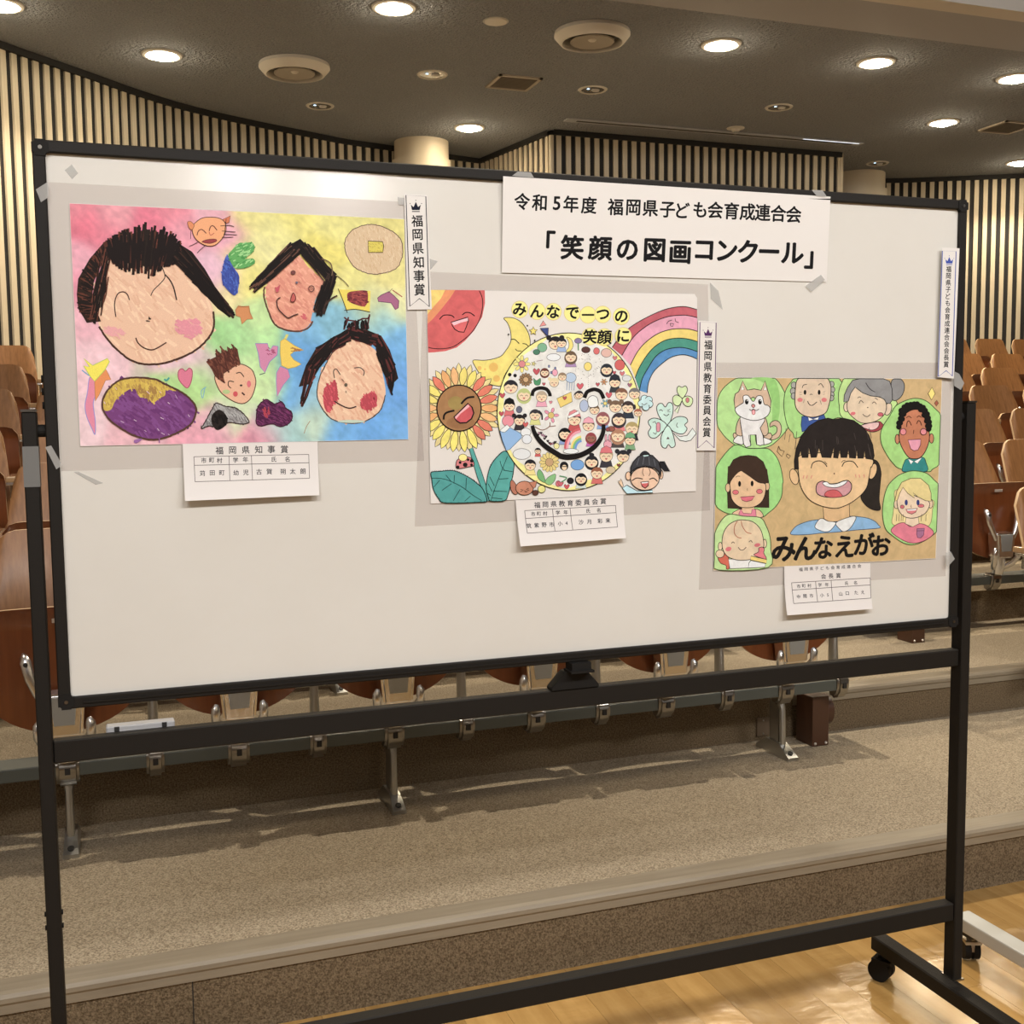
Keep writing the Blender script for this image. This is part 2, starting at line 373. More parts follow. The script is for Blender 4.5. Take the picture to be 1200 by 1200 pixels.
# hinge block with its grey inset, ears, and V-shaped support arms (all cast aluminium)
bm = bmesh.new()
tr = [(-.054, .455), (.054, .455), (.044, .338), (-.044, .338)]
f0 = [bm.verts.new((x, -.115, z)) for x, z in tr]; f1 = [bm.verts.new((x*1.1, -.052, z+.004)) for x, z in tr]
bm.faces.new(f0); bm.faces.new(f1[::-1])
for i in range(4): bm.faces.new((f0[i], f0[(i+1) % 4], f1[(i+1) % 4], f1[i]))
bmesh.ops.bevel(bm, geom=bm.edges[:], offset=.008, segments=3, affect='EDGES')
HINGE = autosmooth(fin('hinge_block', bm, M_CHROME), 50)
bm = bmesh.new()
tr = [(-.034, .448), (.034, .448), (.026, .372), (-.026, .372)]
f0 = [bm.verts.new((x, -.117, z)) for x, z in tr]; f1 = [bm.verts.new((x, -.112, z)) for x, z in tr]
bm.faces.new(f0); bm.faces.new(f1[::-1])
for i in range(4): bm.faces.new((f0[i], f0[(i+1) % 4], f1[(i+1) % 4], f1[i]))
INSET = fin('inset_plate', bm, mat('inset_grey', (.36, .38, .38), .35, metal=.4))
bm = bmesh.new()
for s in (-1, 1):
    add_tube(bm, [(s*.063, -.112, .388), (s*.066, -.116, .378), (s*.066, -.114, .345), (s*.052, -.092, .312), (s*.028, -.065, .292)], [.007, .013, .013, .013, .012], 10)
add_tube(bm, [(0, -.06, .36), (0, -.065, .31), (0, -.06, .264)], [.036, .030, .026], 12)
EARS = autosmooth(fin('hinge_ears', bm, M_CHROME), 60)
ARMS = []
for s in (-1, 1):
    bm = bmesh.new()
    add_tube(bm, [(s*.094, -.072, .565), (s*.093, -.082, .558), (s*.089, -.088, .545), (s*.080, -.092, .50), (s*.064, -.098, .46), (s*.045, -.098, .425)], [.004, .012, .017, .015, .013, .012], 10, .8)
    ARMS.append(autosmooth(fin('support_arm', bm, M_CHROME), 60))
BOLTS = []
for s in (-1, 1):
    bm = bmesh.new(); add_cyl(bm, (s*.089, -.103, .541), (0, 1, 0), .006, .004, 10); BOLTS.append(fin('bolt', bm, M_DARK))
PLATE = box_me('number_plate', -.022, .022, -.058, -.054, .640, .652, mat('plate_brass_grey', (.55, .48, .42), .35, metal=.5), .001)
bm = bmesh.new(); add_tube(bm, [(0, .0, .264), (0, .005, .40), (0, .03, .52), (0, .04, .615)], [.016, .013, .013, .016], 10, 1.5); APOST = autosmooth(fin('armrest_post', bm, M_CHROMED), 50)
APAD = box_me('armrest', -.020, .020, -.10, .16, .622, .646, mat('armrest_lacquer', (.40, .25, .13), .12, coat=1), .006, 2)
ATRIM = box_me('armrest_underplate', -.019, .019, -.10, .15, .612, .623, M_CHROME, .002)
ordn = ['first', 'second', 'third', 'fourth', 'fifth', 'sixth', 'seventh', 'eighth', 'ninth', 'tenth']
proto = None
def chair(x, y, z, label):
    global proto
    if proto is None:
        t = thing('tip_up_chair', label, 'chair', (x, y, z), 'tip-up chairs in the seating rows')
        link('backrest', BACK, t); s = link('seat', SEAT, t); link('number_plate', PLATE, s)
        h = link('hinge_block', HINGE, t); link('inset_plate', INSET, h); link('hinge_ears', EARS, h)
        for k in (0, 1):
            a = link('support_arm', ARMS[k], t); link('bolt', BOLTS[k], a)
        link('armrest_post', APOST, t, (-.2285, 0, 0)); a = link('armrest', APAD, t, (-.2285, 0, 0)); link('armrest_underplate', ATRIM, a)
        proto = t; return t
    t = proto.copy(); C.objects.link(t); t.location = (x, y, z); t['label'] = label
    for ch in proto.children:
        c = ch.copy(); C.objects.link(c); c.parent = t
        for g in ch.children:
            d = g.copy(); C.objects.link(d); d.parent = c
    return t
# beam furniture: front-to-back coordinates relative to the beam centre
def leg_mesh():
    bm = bmesh.new()
    add_box(bm, -.008, .008, -.02, .035, .03, .21)
    add_tube(bm, [(0, -.01, .20), (0, -.03, .165), (0, -.034, .03)], [.018, .011, .011], 8)
    # splayed foot
    pts = [(-.022, -.10, .0), (.022, -.10, .0), (.022, .10, 0), (-.022, .10, 0), (-.020, -.10, .010), (.020, -.10, .010), (.016, -.035, .045), (-.016, -.035, .045), (.016, .045, .045), (-.016, .045, .045), (.020, .10, .010), (-.020, .10, .010)]
    v = [bm.verts.new(p) for p in pts]
    for f in ((0, 1, 5, 4), (4, 5, 6, 7), (7, 6, 8, 9), (9, 8, 10, 11), (11, 10, 2, 3), (3, 2, 1, 0), (1, 2, 10, 8), (1, 8, 6, 5), (0, 4, 7, 9), (0, 9, 11, 3)): bm.faces.new([v[i] for i in f])
    return autosmooth(fin('leg', bm, M_CHROMED), 40)
LEG = leg_mesh()
bm = bmesh.new(); add_cyl(bm, (0, -.082, .0215), (0, -.5, 1), .009, .004, 12); FBOLT = fin('bolt', bm, M_DARK)
M_CL = mat('clamp_aluminium', (.34, .32, .29), .28, metal=1)
def clamp_mesh(w):
    prof = [(-.060, .262), (-.066, .250), (-.066, .222), (-.056, .196), (-.036, .180), (-.01, .180), (.0, .20), (.0, .262)]
    bm = bmesh.new()
    a = [bm.verts.new((-w, y, z)) for y, z in prof]; b = [bm.verts.new((w, y, z)) for y, z in prof]
    bm.faces.new(a); bm.faces.new(b[::-1]); n = len(prof)
    for i in range(n): bm.faces.new((a[i], b[i], b[(i+1) % n], a[(i+1) % n]))
    bmesh.ops.bevel(bm, geom=bm.edges[:], offset=.009, segments=3, affect='EDGES')
    return autosmooth(fin('clamp', bm, M_CHROMED), 45)
M_CHROMED = M_CL; CL1, CL2 = clamp_mesh(.030), clamp_mesh(.024)
SLOT = box_me('clamp_slot', -.007, .007, -.069, -.064, .222, .240, M_DARK)
def end_armrest(t):
    link('armrest_post', APOST, t, (.2285, 0, 0)); a = link('armrest', APAD, t, (.2285, 0, 0)); link('armrest_underplate', ATRIM, a)
def beam(k, block, xs, y, z, legs):
    x0, x1 = xs[0]-.2285, xs[-1]+.2285
    lb = f'grey-green steel rail of the {ordn[k]} row in the {block} block'
    t = thing('seating_rail', lb, 'seating rail', (0, y, z), 'steel rails carrying the chairs')
    link('rail_tube', box_me('rail', x0-.02, x1+.02, -.052, .05, .212, .250, M_BEAM, .004, 2), t)
    for xe in (x0-.021, x1+.021): link('rail_end_cap', box_me('cap', xe-.003, xe+.003, -.048, .046, .2145, .2475, M_RUBBER, .002), t)
    for i, x in enumerate(xs):
        c = link('clamp', CL1, t, (x, 0, 0)); link('clamp_slot', SLOT, c)
        if i in legs:
            l = link('leg', LEG, t, (x, 0, 0)); link('bolt', FBOLT, l)
    for i in range(len(xs)+1):
        x = (xs[i] if i < len(xs) else xs[-1]+.457)-.2285
        c = link('clamp', CL2, t, (x, 0, 0)); link('clamp_slot', SLOT, c)
    return t
ROWY = [1.35, 2.20, 3.05, 3.90, 4.75, 5.60, 6.78]
P_ = .457
left_n = {0: range(-2, 6), 1: range(-2, 6), 2: range(-2, 6), 3: range(-2, 6), 4: range(-1, 6), 5: range(-1, 6)}
right_c = {0: [3.655+P_*i for i in range(3)], 1: [3.472+P_*i for i in range(6)], 2: [4.79+P_*i for i in range(-2, 6)], 3: [5.25+P_*i for i in range(-3, 5)],
           4: [6.12+P_*i for i in range(-5, 5)], 5: [7.0+P_*i for i in range(-6, 5)], 6: [8.35+P_*i for i in range(-4, 2)]}
ENDS = []
for k in range(7):
    y, z = ROWY[k], TOP[k]
    if k in left_n:
        ns = list(left_n[k]); xs = [-.046+P_*n for n in ns]
        for i, x in enumerate(xs):
            last = chair(x, y, z, f'tip-up plywood chair, {ordn[k]} row, left block, {ordn[len(xs)-1-i]} seat from the aisle')
        if i == len(xs)-1: ENDS.append(last)
        lg = [i for i, n in enumerate(ns) if n in (-2, 0, 2, 5)]
        beam(k, 'left', xs, y, z, lg)
    xs = right_c[k]
    for i, x in enumerate(xs):
        if k == 6 and x > 9: continue
        chair(x, y, z, f'tip-up plywood chair, {ordn[k]} row, right block, {ordn[i] if i < 10 else "last"} seat from the aisle')
    beam(k, 'right', [x for x in xs if not (k == 6 and x > 9)], y, z, [i for i in range(len(xs)) if i % 3 == 0])
for t in ENDS: end_armrest(t)
# aisle lights: brown boxes screwed to the tread at the row ends
def aisle_box(x, y, z, lb):
    t = thing('aisle_light_box', lb, 'aisle light', (x, y, z), 'brown aisle light boxes')
    link('case', box_me('case', -.034, .034, -.05, .05, 0, .178, M_BROWNBOX, .003, 2), t)
    bm = bmesh.new(); add_cyl(bm, (.048, .01, .115), (1, 0, 0), .055, .028, 28); link('lamp_disc', autosmooth(fin('disc', bm, M_BROWNBOX), 40), t)
    for s in (-1, 1):
        bm = bmesh.new(); bmesh.ops.create_uvsphere(bm, u_segments=10, v_segments=6, radius=.0055); o = link('screw', fin('screw', bm, mat('white_screw', (.7, .66, .6), .3, metal=.5)), t, (s*.022, -.05, .010))
aisle_box(2.425, 1.41, TOP[0], 'brown box with a round disc on the first carpeted tier beside the aisle')
aisle_box(3.41, 2.09, TOP[1], 'brown box on the second tier, just under the whiteboard bottom edge')
# ================================================================ WHITEBOARD AND ITS STAND
wb = thing('whiteboard_on_stand', 'large black-framed mobile whiteboard on a castored stand carrying the drawings', 'whiteboard', (.9, .0, 0))
def wpart(name, me, parent=None):
    if parent is None:
        return link(name, me, wb, (-.9, 0, 0))
    return link(name, me, parent)
ZB, ZT = .90, 1.80
board = wpart('board_panel', box_me('board', .015, 1.785, .0015, .022, ZB+.015, ZT-.015, M_WHITE))
def rail_me(name, x0, x1, z0, z1, horiz):
    """hollow-looking frame extrusion with a raised inner lip"""
    bm = bmesh.new(); add_box(bm, x0, x1, -.006, .026, z0, z1)
    bmesh.ops.bevel(bm, geom=bm.edges[:], offset=.002, segments=1, affect='EDGES')
    if horiz: add_box(bm, x0+.02, x1-.02, -.0085, -.005, (z0+z1)/2-.0015, (z0+z1)/2+.0015)
    return fin(name, bm, M_BLACK)
wpart('top_rail', rail_me('top_rail', .018, 1.782, ZT-.019, ZT, 0)); wpart('bottom_rail', rail_me('bottom_rail', .018, 1.782, ZB, ZB+.019, 1))
wpart('side_rail', rail_me('side_rail', 0, .019, ZB+.018, ZT-.018, 0)); wpart('side_rail', rail_me('side_rail', 1.781, 1.80, ZB+.018, ZT-.018, 0))
for x, z in ((.0, ZT-.024), (1.776, ZT-.024), (.0, ZB), (1.776, ZB)):
    bm = bmesh.new(); add_box(bm, x-.0005, x+.0245, -.0075, .0275, z-.0005, z+.0245)
    bmesh.ops.bevel(bm, geom=[e for e in bm.edges if abs(e.verts[0].co.y-e.verts[1].co.y) > .01], offset=.005, segments=3, affect='EDGES')
    # only a thin L would show the white corner: cap sits on the rails
    c = wpart('corner_cap', fin('corner_cap', bm, M_RUBBER))
    bm = bmesh.new(); add_cyl(bm, (x+.012, -.008, z+.012), (0, 1, 0), .003, .002, 10); s_ = link('screw', fin('screw', bm, M_CHROMED), c)
PZ = 1.380
wpart('post', box_me('post', -.034, -.0115, -.008, .026, .10, PZ, M_BLACK, .002)); 
wpart('post', box_me('post', 1.811, 1.8345, -.008, .026, .10, PZ, M_BLACK, .002))
for x in (-.0228, 1.8228):
    wpart('post_cap', box_me('pcap', x-.0118, x+.0118, -.009, .027, PZ, PZ+.004, M_CHROMED))
o = wpart('grey_tape_mark', box_me('tape', -.0346, -.0109, -.0088, .0268, 1.262, 1.326, mat('grey_tape', (.17, .17, .165), .45))); o['label'] = 'grey tape wrapped round the left post'
wpart('upper_crossbar', box_me('ucb', -.0115, 1.811, .0, .024, .8105, .8475, M_BLACK, .002))
wpart('lower_crossbar', box_me('lcb', -.0115, 1.811, -.004, .026, .238, .278, M_BLACK, .002))
for x in (-.0228, 1.8): pass
# pivots between post and board
for x0, x1 in ((-.0115, .0), (1.80, 1.811)):
    bm = bmesh.new(); add_cyl(bm, ((x0+x1)/2, .010, 1.35), (1, 0, 0), .010, x1-x0, 16); wpart('pivot', fin('pivot', bm, M_RUBBER))
for x in (-.0228, 1.80):
    for s in (-1, 1):
        if x > 1: continue
        for zz in (.535, .558):
            bm = bmesh.new(); add_cyl(bm, (x+s*.0122, .008, zz), (1, 0, 0), .0042, .004, 10); wpart('post_screw', fin('psc', bm, M_RUBBER))
for zz in (1.330, 1.352, 1.372): 
    bm = bmesh.new(); add_cyl(bm, (-.001, .010, zz+.06), (1, 0, 0), .006, .004, 10); wpart('pivot_knob', fin('pk', bm, M_RUBBER))
# swivel latch in the middle
lt = wpart('latch', prism('latch', [(.858, .8475), (.955, .8475), (.955, .853), (.935, .876), (.930, .882), (.886, .882), (.880, .876), (.858, .853)], -.004, .022, M_RUBBER, .001))
bm = bmesh.new()
add_box(bm, .889, .936, -.026, .012, .882, .886); add_box(bm, .893, .932, -.020, .012, .886, .900)
link('latch_tongue', fin('tongue', bm, M_RUBBER), lt)
# feet and castors
def castor_parts(bodymat):
    bm = bmesh.new()
    for s in (-1, 1): add_cyl(bm, (s*.011, .012, .0265), (1, 0, 0), .0265, .015, 24)
    wh = autosmooth(fin('wheel', bm, M_RUBBER), 40)
    bm = bmesh.new(); add_box(bm, -.004, .004, -.012, .02, .026, .056); add_cyl(bm, (0, 0, .059), (0, 0, 1), .012, .012, 14); add_box(bm, -.019, .019, -.016, .03, .046, .054)
    fk = fin('fork', bm, bodymat)
    return wh, fk
WH, FK = castor_parts(M_RUBBER)
for x in (-.0228, 1.8):
    f = wpart('foot_bar', box_me('foot', x-.020, x+.020, -.26, .24, .066, .102, M_BLACK, .003))
    for y in (-.225, .205):
        c = link('castor', FK, wb, (x-.9, y, 0), (0, 0, .5)); link('wheel', WH, c)
# small bracket caps where the posts meet the feet
for x in (-.0228, 1.8228): wpart('post_foot_plate', box_me('pfp', x-.014, x+.014, -.012, .030, .100, .104, M_CHROMED))
# neighbouring light grey stand, only its foot in view
ws = thing('grey_stand', 'light grey enamel castored foot of a neighbouring stand at the right edge', 'stand', (2.055, 0, 0))
link('foot_bar', box_me('foot', -.025, .025, -.26, .245, .078, .112, M_LIGHTGREY, .004, 2), ws)
WH2, FK2 = castor_parts(M_CHROMED)
for y in (-.22, .205):
    c = link('castor', FK2, ws, (0, y, .004), (0, 0, -.4)); link('wheel', WH2, c)
    link('castor_plate', box_me('cpl', -.02, .02, y-.02, y+.02, .068, .078, M_DARK), ws)
link('post', box_me('post', .0, .03, -.03, .0, .11, 1.5, M_LIGHTGREY, .003), ws)
link('crossbar', box_me('cb', .03, 1.7, -.03, .0, .26, .30, M_LIGHTGREY, .003), ws)
link('post', box_me('post', 1.7, 1.73, -.03, .0, .11, 1.5, M_LIGHTGREY, .003), ws)
link('foot_bar', box_me('foot', 1.68, 1.73, -.26, .245, .078, .112, M_LIGHTGREY, .004, 2), ws)
for y in (-.22, .205):
    c = link('castor', FK2, ws, (1.705, y, .004), (0, 0, .2)); link('wheel', WH2, c)
# grey plastic holder resting behind the upper crossbar
t = thing('marker_holder', 'grey plastic holder bar with two dark clips on the left of the upper crossbar', 'holder', (.125, .036, .8475))
link('bar', box_me('bar', -.055, .055, -.012, .012, -.003, .0085, M_PLASTICG, .002), t)
for s in (-1, 1): link('clip', box_me('clip', s*.038-.004, s*.038+.004, -.013, .013, -.004, .0075, M_DARK), t)
link('hook', box_me('hook', -.05, .05, -.013, -.010, -.012, .0, M_PLASTICG), t)
# ================================================================ PAPER, DRAWINGS AND LETTERING
WH_ = lin((224, 213, 202))
def ca(c): return tuple(min(.93, a/b*.80) for a, b in zip(lin(c), WH_))
def paint_mat(name, amt, scale, rough=.65, grain=0):
    m = bpy.data.materials.new(name); m.use_nodes = True; nt = m.node_tree; b = nt.nodes['Principled BSDF']
    b.inputs['Roughness'].default_value = rough; b.inputs['Specular IOR Level'].default_value = .25
    at = nt.nodes.new('ShaderNodeAttribute'); at.attribute_name = 'Col'
    tc = nt.nodes.new('ShaderNodeTexCoord'); nz = nt.nodes.new('ShaderNodeTexNoise'); nz.inputs['Scale'].default_value = scale; nz.inputs['Detail'].default_value = 5; nz.inputs['Roughness'].default_value = .65
    nz.inputs['Distortion'].default_value = .6
    mr = nt.nodes.new('ShaderNodeMapRange'); mr.inputs['From Min'].default_value = .3; mr.inputs['From Max'].default_value = .7; mr.inputs['To Min'].default_value = 0; mr.inputs['To Max'].default_value = amt
    mr.inputs['To Min'].default_value = 1-amt; mr.inputs['To Max'].default_value = 1+amt
    hs = nt.nodes.new('ShaderNodeHueSaturation'); hs.inputs['Saturation'].default_value = .88
    b.inputs['Specular IOR Level'].default_value = .12
    nt.links.new(tc.outputs['Object'], nz.inputs['Vector']); nt.links.new(nz.outputs['Fac'], mr.inputs['Value']); nt.links.new(mr.outputs[0], hs.inputs['Value'])
    nt.links.new(at.outputs['Color'], hs.inputs['Color']); nt.links.new(hs.outputs[0], b.inputs['Base Color'])
    return m
M_WC = paint_mat('watercolour_on_paper', .13, 45)
M_INK = paint_mat('ink_on_paper', .02, 200)
M_CRAYON = paint_mat('wax_crayon', .12, 900, .5)
M_PAPER = mat('white_paper', (.79, .765, .735), .6, spec=.3, bump=(12, .002))
M_CARD = mat('copy_paper', (.80, .77, .75), .6, spec=.3)
def px_at(px, py, y):
    d = AX*((px-600)/FPX) + AD*((py-600)/FPX) + AF
    return CAM + d*((y-CAM.y)/d.y)
def S(K, s):
    n = [float(v) for v in s.replace(',', ' ').split()]
    return [(K[0]+n[i]/K[2], K[1]+n[i+1]/K[2]) for i in range(0, len(n), 2)]
def smooth_pts(p, closed=True, n=4):
    out = []; L = len(p)
    rng = range(L) if closed else range(L-1)
    for i in rng:
        if closed: a, b, c, d = p[(i-1) % L], p[i], p[(i+1) % L], p[(i+2) % L]
        else: a, b, c, d = p[max(i-1, 0)], p[i], p[i+1], p[min(i+2, L-1)]
        for k in range(n):
            t = k/n
            out.append(tuple(.5*((2*b[j])+(-a[j]+c[j])*t+(2*a[j]-5*b[j]+4*c[j]-d[j])*t*t+(-a[j]+3*b[j]-3*c[j]+d[j])*t**3) for j in (0, 1)))
    if not closed: out.append(p[-1])
    return out
STEP = .000035
GLY = {}
def glyph(ch, off):
    key = (ch, off)
    if key not in GLY:
        c = bpy.data.curves.new('t', 'FONT'); c.body = ch; c.size = 1; c.resolution_u = 3; c.offset = off
        o = bpy.data.objects.new('t', c); C.objects.link(o)
        me = bpy.data.meshes.new_from_object(o.evaluated_get(bpy.context.evaluated_depsgraph_get()))
        vv = [(v.co.x, v.co.y) for v in me.vertices]; ff = [tuple(p.vertices) for p in me.polygons]
        bpy.data.objects.remove(o); bpy.data.curves.remove(c); bpy.data.meshes.remove(me)
        x0, x1 = min(v[0] for v in vv), max(v[0] for v in vv); y0, y1 = min(v[1] for v in vv), max(v[1] for v in vv)
        GLY[key] = ([(v[0]-(x0+x1)/2, v[1]-(y0+y1)/2) for v in vv], ff)
    return GLY[key]
class Sheet:
    """a flat sheet on the board; everything drawn on it is mapped from the photograph onto its plane"""
    def __init__(self, name, corners, y, label, cat, group=None, lift=None, mt=None, th=.00025, kind=None, nx=1, nz=1):
        self.y = y; self.lift = lift or (lambda px, py: 0); self.boxes = []
        cx = sum(c[0] for c in corners)/len(corners); cy = sum(c[1] for c in corners)/len(corners)
        self.o = px_at(cx, cy, y)
        self.t = thing(name, label, cat, self.o, group)
        self.cur = None; self.acc = {}
        mt = mt or M_PAPER
        if nx == 1 and nz == 1:
            n = len(corners); F = [self.m(*c, 0) for c in corners]; B = [Vector((v.x, v.y+th, v.z)) for v in F]
            ff = [tuple(range(n)), tuple(range(2*n-1, n-1, -1))] + [(i, n+i, n+(i+1) % n, (i+1) % n) for i in range(n)]
            me = mk('paper', F+B, ff, mt)
        else:
            F, B, ff = [], [], []
            for j in range(nz+1):
                for i in range(nx+1):
                    u, v = i/nx, j/nz
                    p = [corners[0][k]*(1-u)*(1-v)+corners[1][k]*u*(1-v)+corners[2][k]*u*v+corners[3][k]*(1-u)*v for k in (0, 1)]
                    q = self.m(p[0], p[1], 0); F.append(q); B.append(Vector((q.x, q.y+th, q.z)))
            o = len(F)
            for j in range(nz):
                for i in range(nx):
                    a = j*(nx+1)+i
                    ff.append((a, a+1, a+nx+2, a+nx+1)); ff.append((o+a, o+a+nx+1, o+a+nx+2, o+a+1))
            me = mk('paper', F+B, ff, mt, smooth=True)
        bmm = bmesh.new(); bmm.from_mesh(me); bmesh.ops.recalc_face_normals(bmm, faces=bmm.faces[:]); bmm.to_mesh(me); bmm.free()
        self.paper = link('paper', me, self.t)
    def m(self, px, py, layer):
        dy = -self.lift(px, py)
        v = px_at(px, py, self.y) - self.o
        return Vector((v.x, v.y+dy-layer*STEP, v.z))
    def part(self, name, mt=None, label=None):
        self.cur = name; self.mt = mt or M_INK
        if name not in self.acc: self.acc[name] = [[], [], [], self.mt, label]
        return self
    def _layer(self, pts):
        x0, x1 = min(p[0] for p in pts), max(p[0] for p in pts); y0, y1 = min(p[1] for p in pts), max(p[1] for p in pts)
        L = 1
        for b in self.boxes:
            if b[4] >= L and b[0] < x1 and b[1] > x0 and b[2] < y1 and b[3] > y0: L = b[4]+1
        self.boxes.append((x0, x1, y0, y1, L)); return L
    def _add(self, pts, faces, cols, L):
        V, F, CC = self.acc[self.cur][:3]; o = len(V)
        V += [self.m(p[0], p[1], L) for p in pts]
        for i, f in enumerate(faces):
            F.append(tuple(o+k for k in f)); CC.append(cols if not isinstance(cols, list) else cols[i])
    def fill(self, pts, col, ol=None, w=.8, sm=True, L=None):
        p = smooth_pts(pts) if sm else list(pts)
        L = self._layer(p) if L is None else L
        self._add(p, [tuple(range(len(p)))], ca(col), L)
        if ol is not None: self.line(pts, ol, w, sm, True)
    def ribbon(self, p, w, closed=False):
        n = len(p); out = []
        for i in range(n):
            a = p[(i-1) % n] if closed or i > 0 else p[i]; b = p[(i+1) % n] if closed or i < n-1 else p[i]
            dx, dy = b[0]-a[0], b[1]-a[1]; l = math.hypot(dx, dy) or 1
            ww = (w if not callable(w) else w(i/max(1, n-1)))/2
            out.append((p[i][0]-dy/l*ww, p[i][1]+dx/l*ww)); out.append((p[i][0]+dy/l*ww, p[i][1]-dx/l*ww))
        f = [(2*i, 2*i+1, 2*i+3, 2*i+2) for i in range(n-1)]
        if closed: f.append((2*n-2, 2*n-1, 1, 0))
        return out, f
    def line(self, pts, col=(30, 24, 20), w=.8, sm=True, closed=False):
        p = smooth_pts(pts, closed) if sm and len(pts) > 2 else list(pts)
        if not callable(w): w *= 1.15
        q, f = self.ribbon(p, w, closed); L = self._layer(q)
        self._add(q, f, ca(col), L)
    def ell(self, cx, cy, rx, ry=None, col=None, ol=None, w=.8, rot=0, n=20):
        ry = ry or rx; c, s = math.cos(rot), math.sin(rot)
        p = [(cx+rx*math.cos(t*2*math.pi/n)*c-ry*math.sin(t*2*math.pi/n)*s, cy+rx*math.cos(t*2*math.pi/n)*s+ry*math.sin(t*2*math.pi/n)*c) for t in range(n)]
        if col: self.fill(p, col, sm=False)
        if ol: self.line(p, ol, w, False, True)
    def strokes(self, segs, col, w=1.2):
        Q = [self.ribbon(s, (w if not callable(w) else w())*random.uniform(.7, 1.3)) for s in segs]
        if not Q: return
        P = [p for q in Q for p in q[0]]; L = self._layer(P)
        self.boxes[-1] = (*self.boxes[-1][:4], L+2)
        for i, (q, f) in enumerate(Q): self._add(q, f, ca(col), L+(i % 36)/36*2)
    def comb(self, A, B, n, cols, w=1.4, jit=1.5, over=.08):
        """crayon strokes running from polyline A to polyline B"""
        def at(pl, t):
            L = [math.dist(a, b) for a, b in zip(pl, pl[1:])]; d = t*sum(L)
            for (a, b), l in zip(zip(pl, pl[1:]), L):
                if d <= l or (a, b) == (pl[-2], pl[-1]): r = min(1.0, d/max(l, 1e-6)); return (a[0]+(b[0]-a[0])*r, a[1]+(b[1]-a[1])*r)
                d -= l
        for c in cols:
            seg = []
            for i in range(n):
                t = random.random(); a = at(A, t); b = at(B, min(1, max(0, t+random.uniform(-.04, .04))))
                u0 = random.uniform(-over, .45); u1 = random.uniform(.55, 1+over)
                pts = []
                for k in range(4):
                    u = u0+(u1-u0)*k/3
                    pts.append((a[0]+(b[0]-a[0])*u+random.uniform(-jit, jit)*.4, a[1]+(b[1]-a[1])*u+random.uniform(-jit, jit)*.4))
                seg.append(pts)
            self.strokes(seg, c, w)
    def scribble(self, pts, n, cols, w=1.0, ang=.6, ln=6):
        """short crayon strokes inside a polygon"""
        x0, x1 = min(p[0] for p in pts), max(p[0] for p in pts); y0, y1 = min(p[1] for p in pts), max(p[1] for p in pts)
        def inside(x, y):
            r = False; j = len(pts)-1
            for i in range(len(pts)):
                if (pts[i][1] > y) != (pts[j][1] > y) and x < (pts[j][0]-pts[i][0])*(y-pts[i][1])/(pts[j][1]-pts[i][1])+pts[i][0]: r = not r
                j = i
            return r
        for c in cols:
            seg = []
            for i in range(n):
                for _ in range(8):
                    x, y = random.uniform(x0, x1), random.uniform(y0, y1)
                    if inside(x, y): break
                else: continue
                a = ang+random.uniform(-.35, .35); l = ln*random.uniform(.5, 1)/2
                seg.append([(x-math.cos(a)*l, y-math.sin(a)*l), (x+math.cos(a)*l, y+math.sin(a)*l)])
            self.strokes(seg, c, w)
    def rough(self, pts, col, w=1.6, closed=True, passes=2):
        p = smooth_pts(pts, closed, 6)
        for k in range(passes):
            q = [(x+random.uniform(-.4, .4), y+random.uniform(-.4, .4)) for x, y in p]
            self.line(q, col, w*random.uniform(.5, .8), False, closed)
    def text(self, ch, cx, cy, em, col=(22, 20, 20), off=.012, rot=0, sx=1.0, shear=0, L=None):
        vv, ff = glyph(ch, 0); c, s = math.cos(rot), math.sin(rot)
        L = None
        for k in range(6):
            dx, dy = (off*em*math.cos(k*1.047+.3), off*em*math.sin(k*1.047+.3))
            p = []
            for x, y in vv:
                X = x*em*sx; Y = -y*em; X += -Y*shear
                p.append((cx+dx+X*c-Y*s, cy+dy+X*s+Y*c))
            if L is None: L = self._layer(p)+1
            self._add(p, ff, ca(col), L+k*.12)
    def done(self):
        for name, (V, F, CC, mt, lb) in self.acc.items():
            if not F: continue
            name = name.split('#')[0]
            me = bpy.data.meshes.new(name); me.from_pydata([tuple(v) for v in V], [], F); me.materials.append(mt)
            a = me.color_attributes.new('Col', 'FLOAT_COLOR', 'CORNER'); buf = []
            for f, c in zip(F, CC):
                if isinstance(c[0], tuple):
                    for q in c: buf += [*q, 1]
                else: buf += [*c, 1]*len(f)
            a.data.foreach_set('color', buf); me.update()
            bmm = bmesh.new(); bmm.from_mesh(me)
            for fc in bmm.faces:
                if fc.normal.y > 0: fc.normal_flip()
            bmm.to_mesh(me); bmm.free()
            o = link(name, me, self.t)
            if lb: o['label'] = lb
BLK = (28, 22, 20)
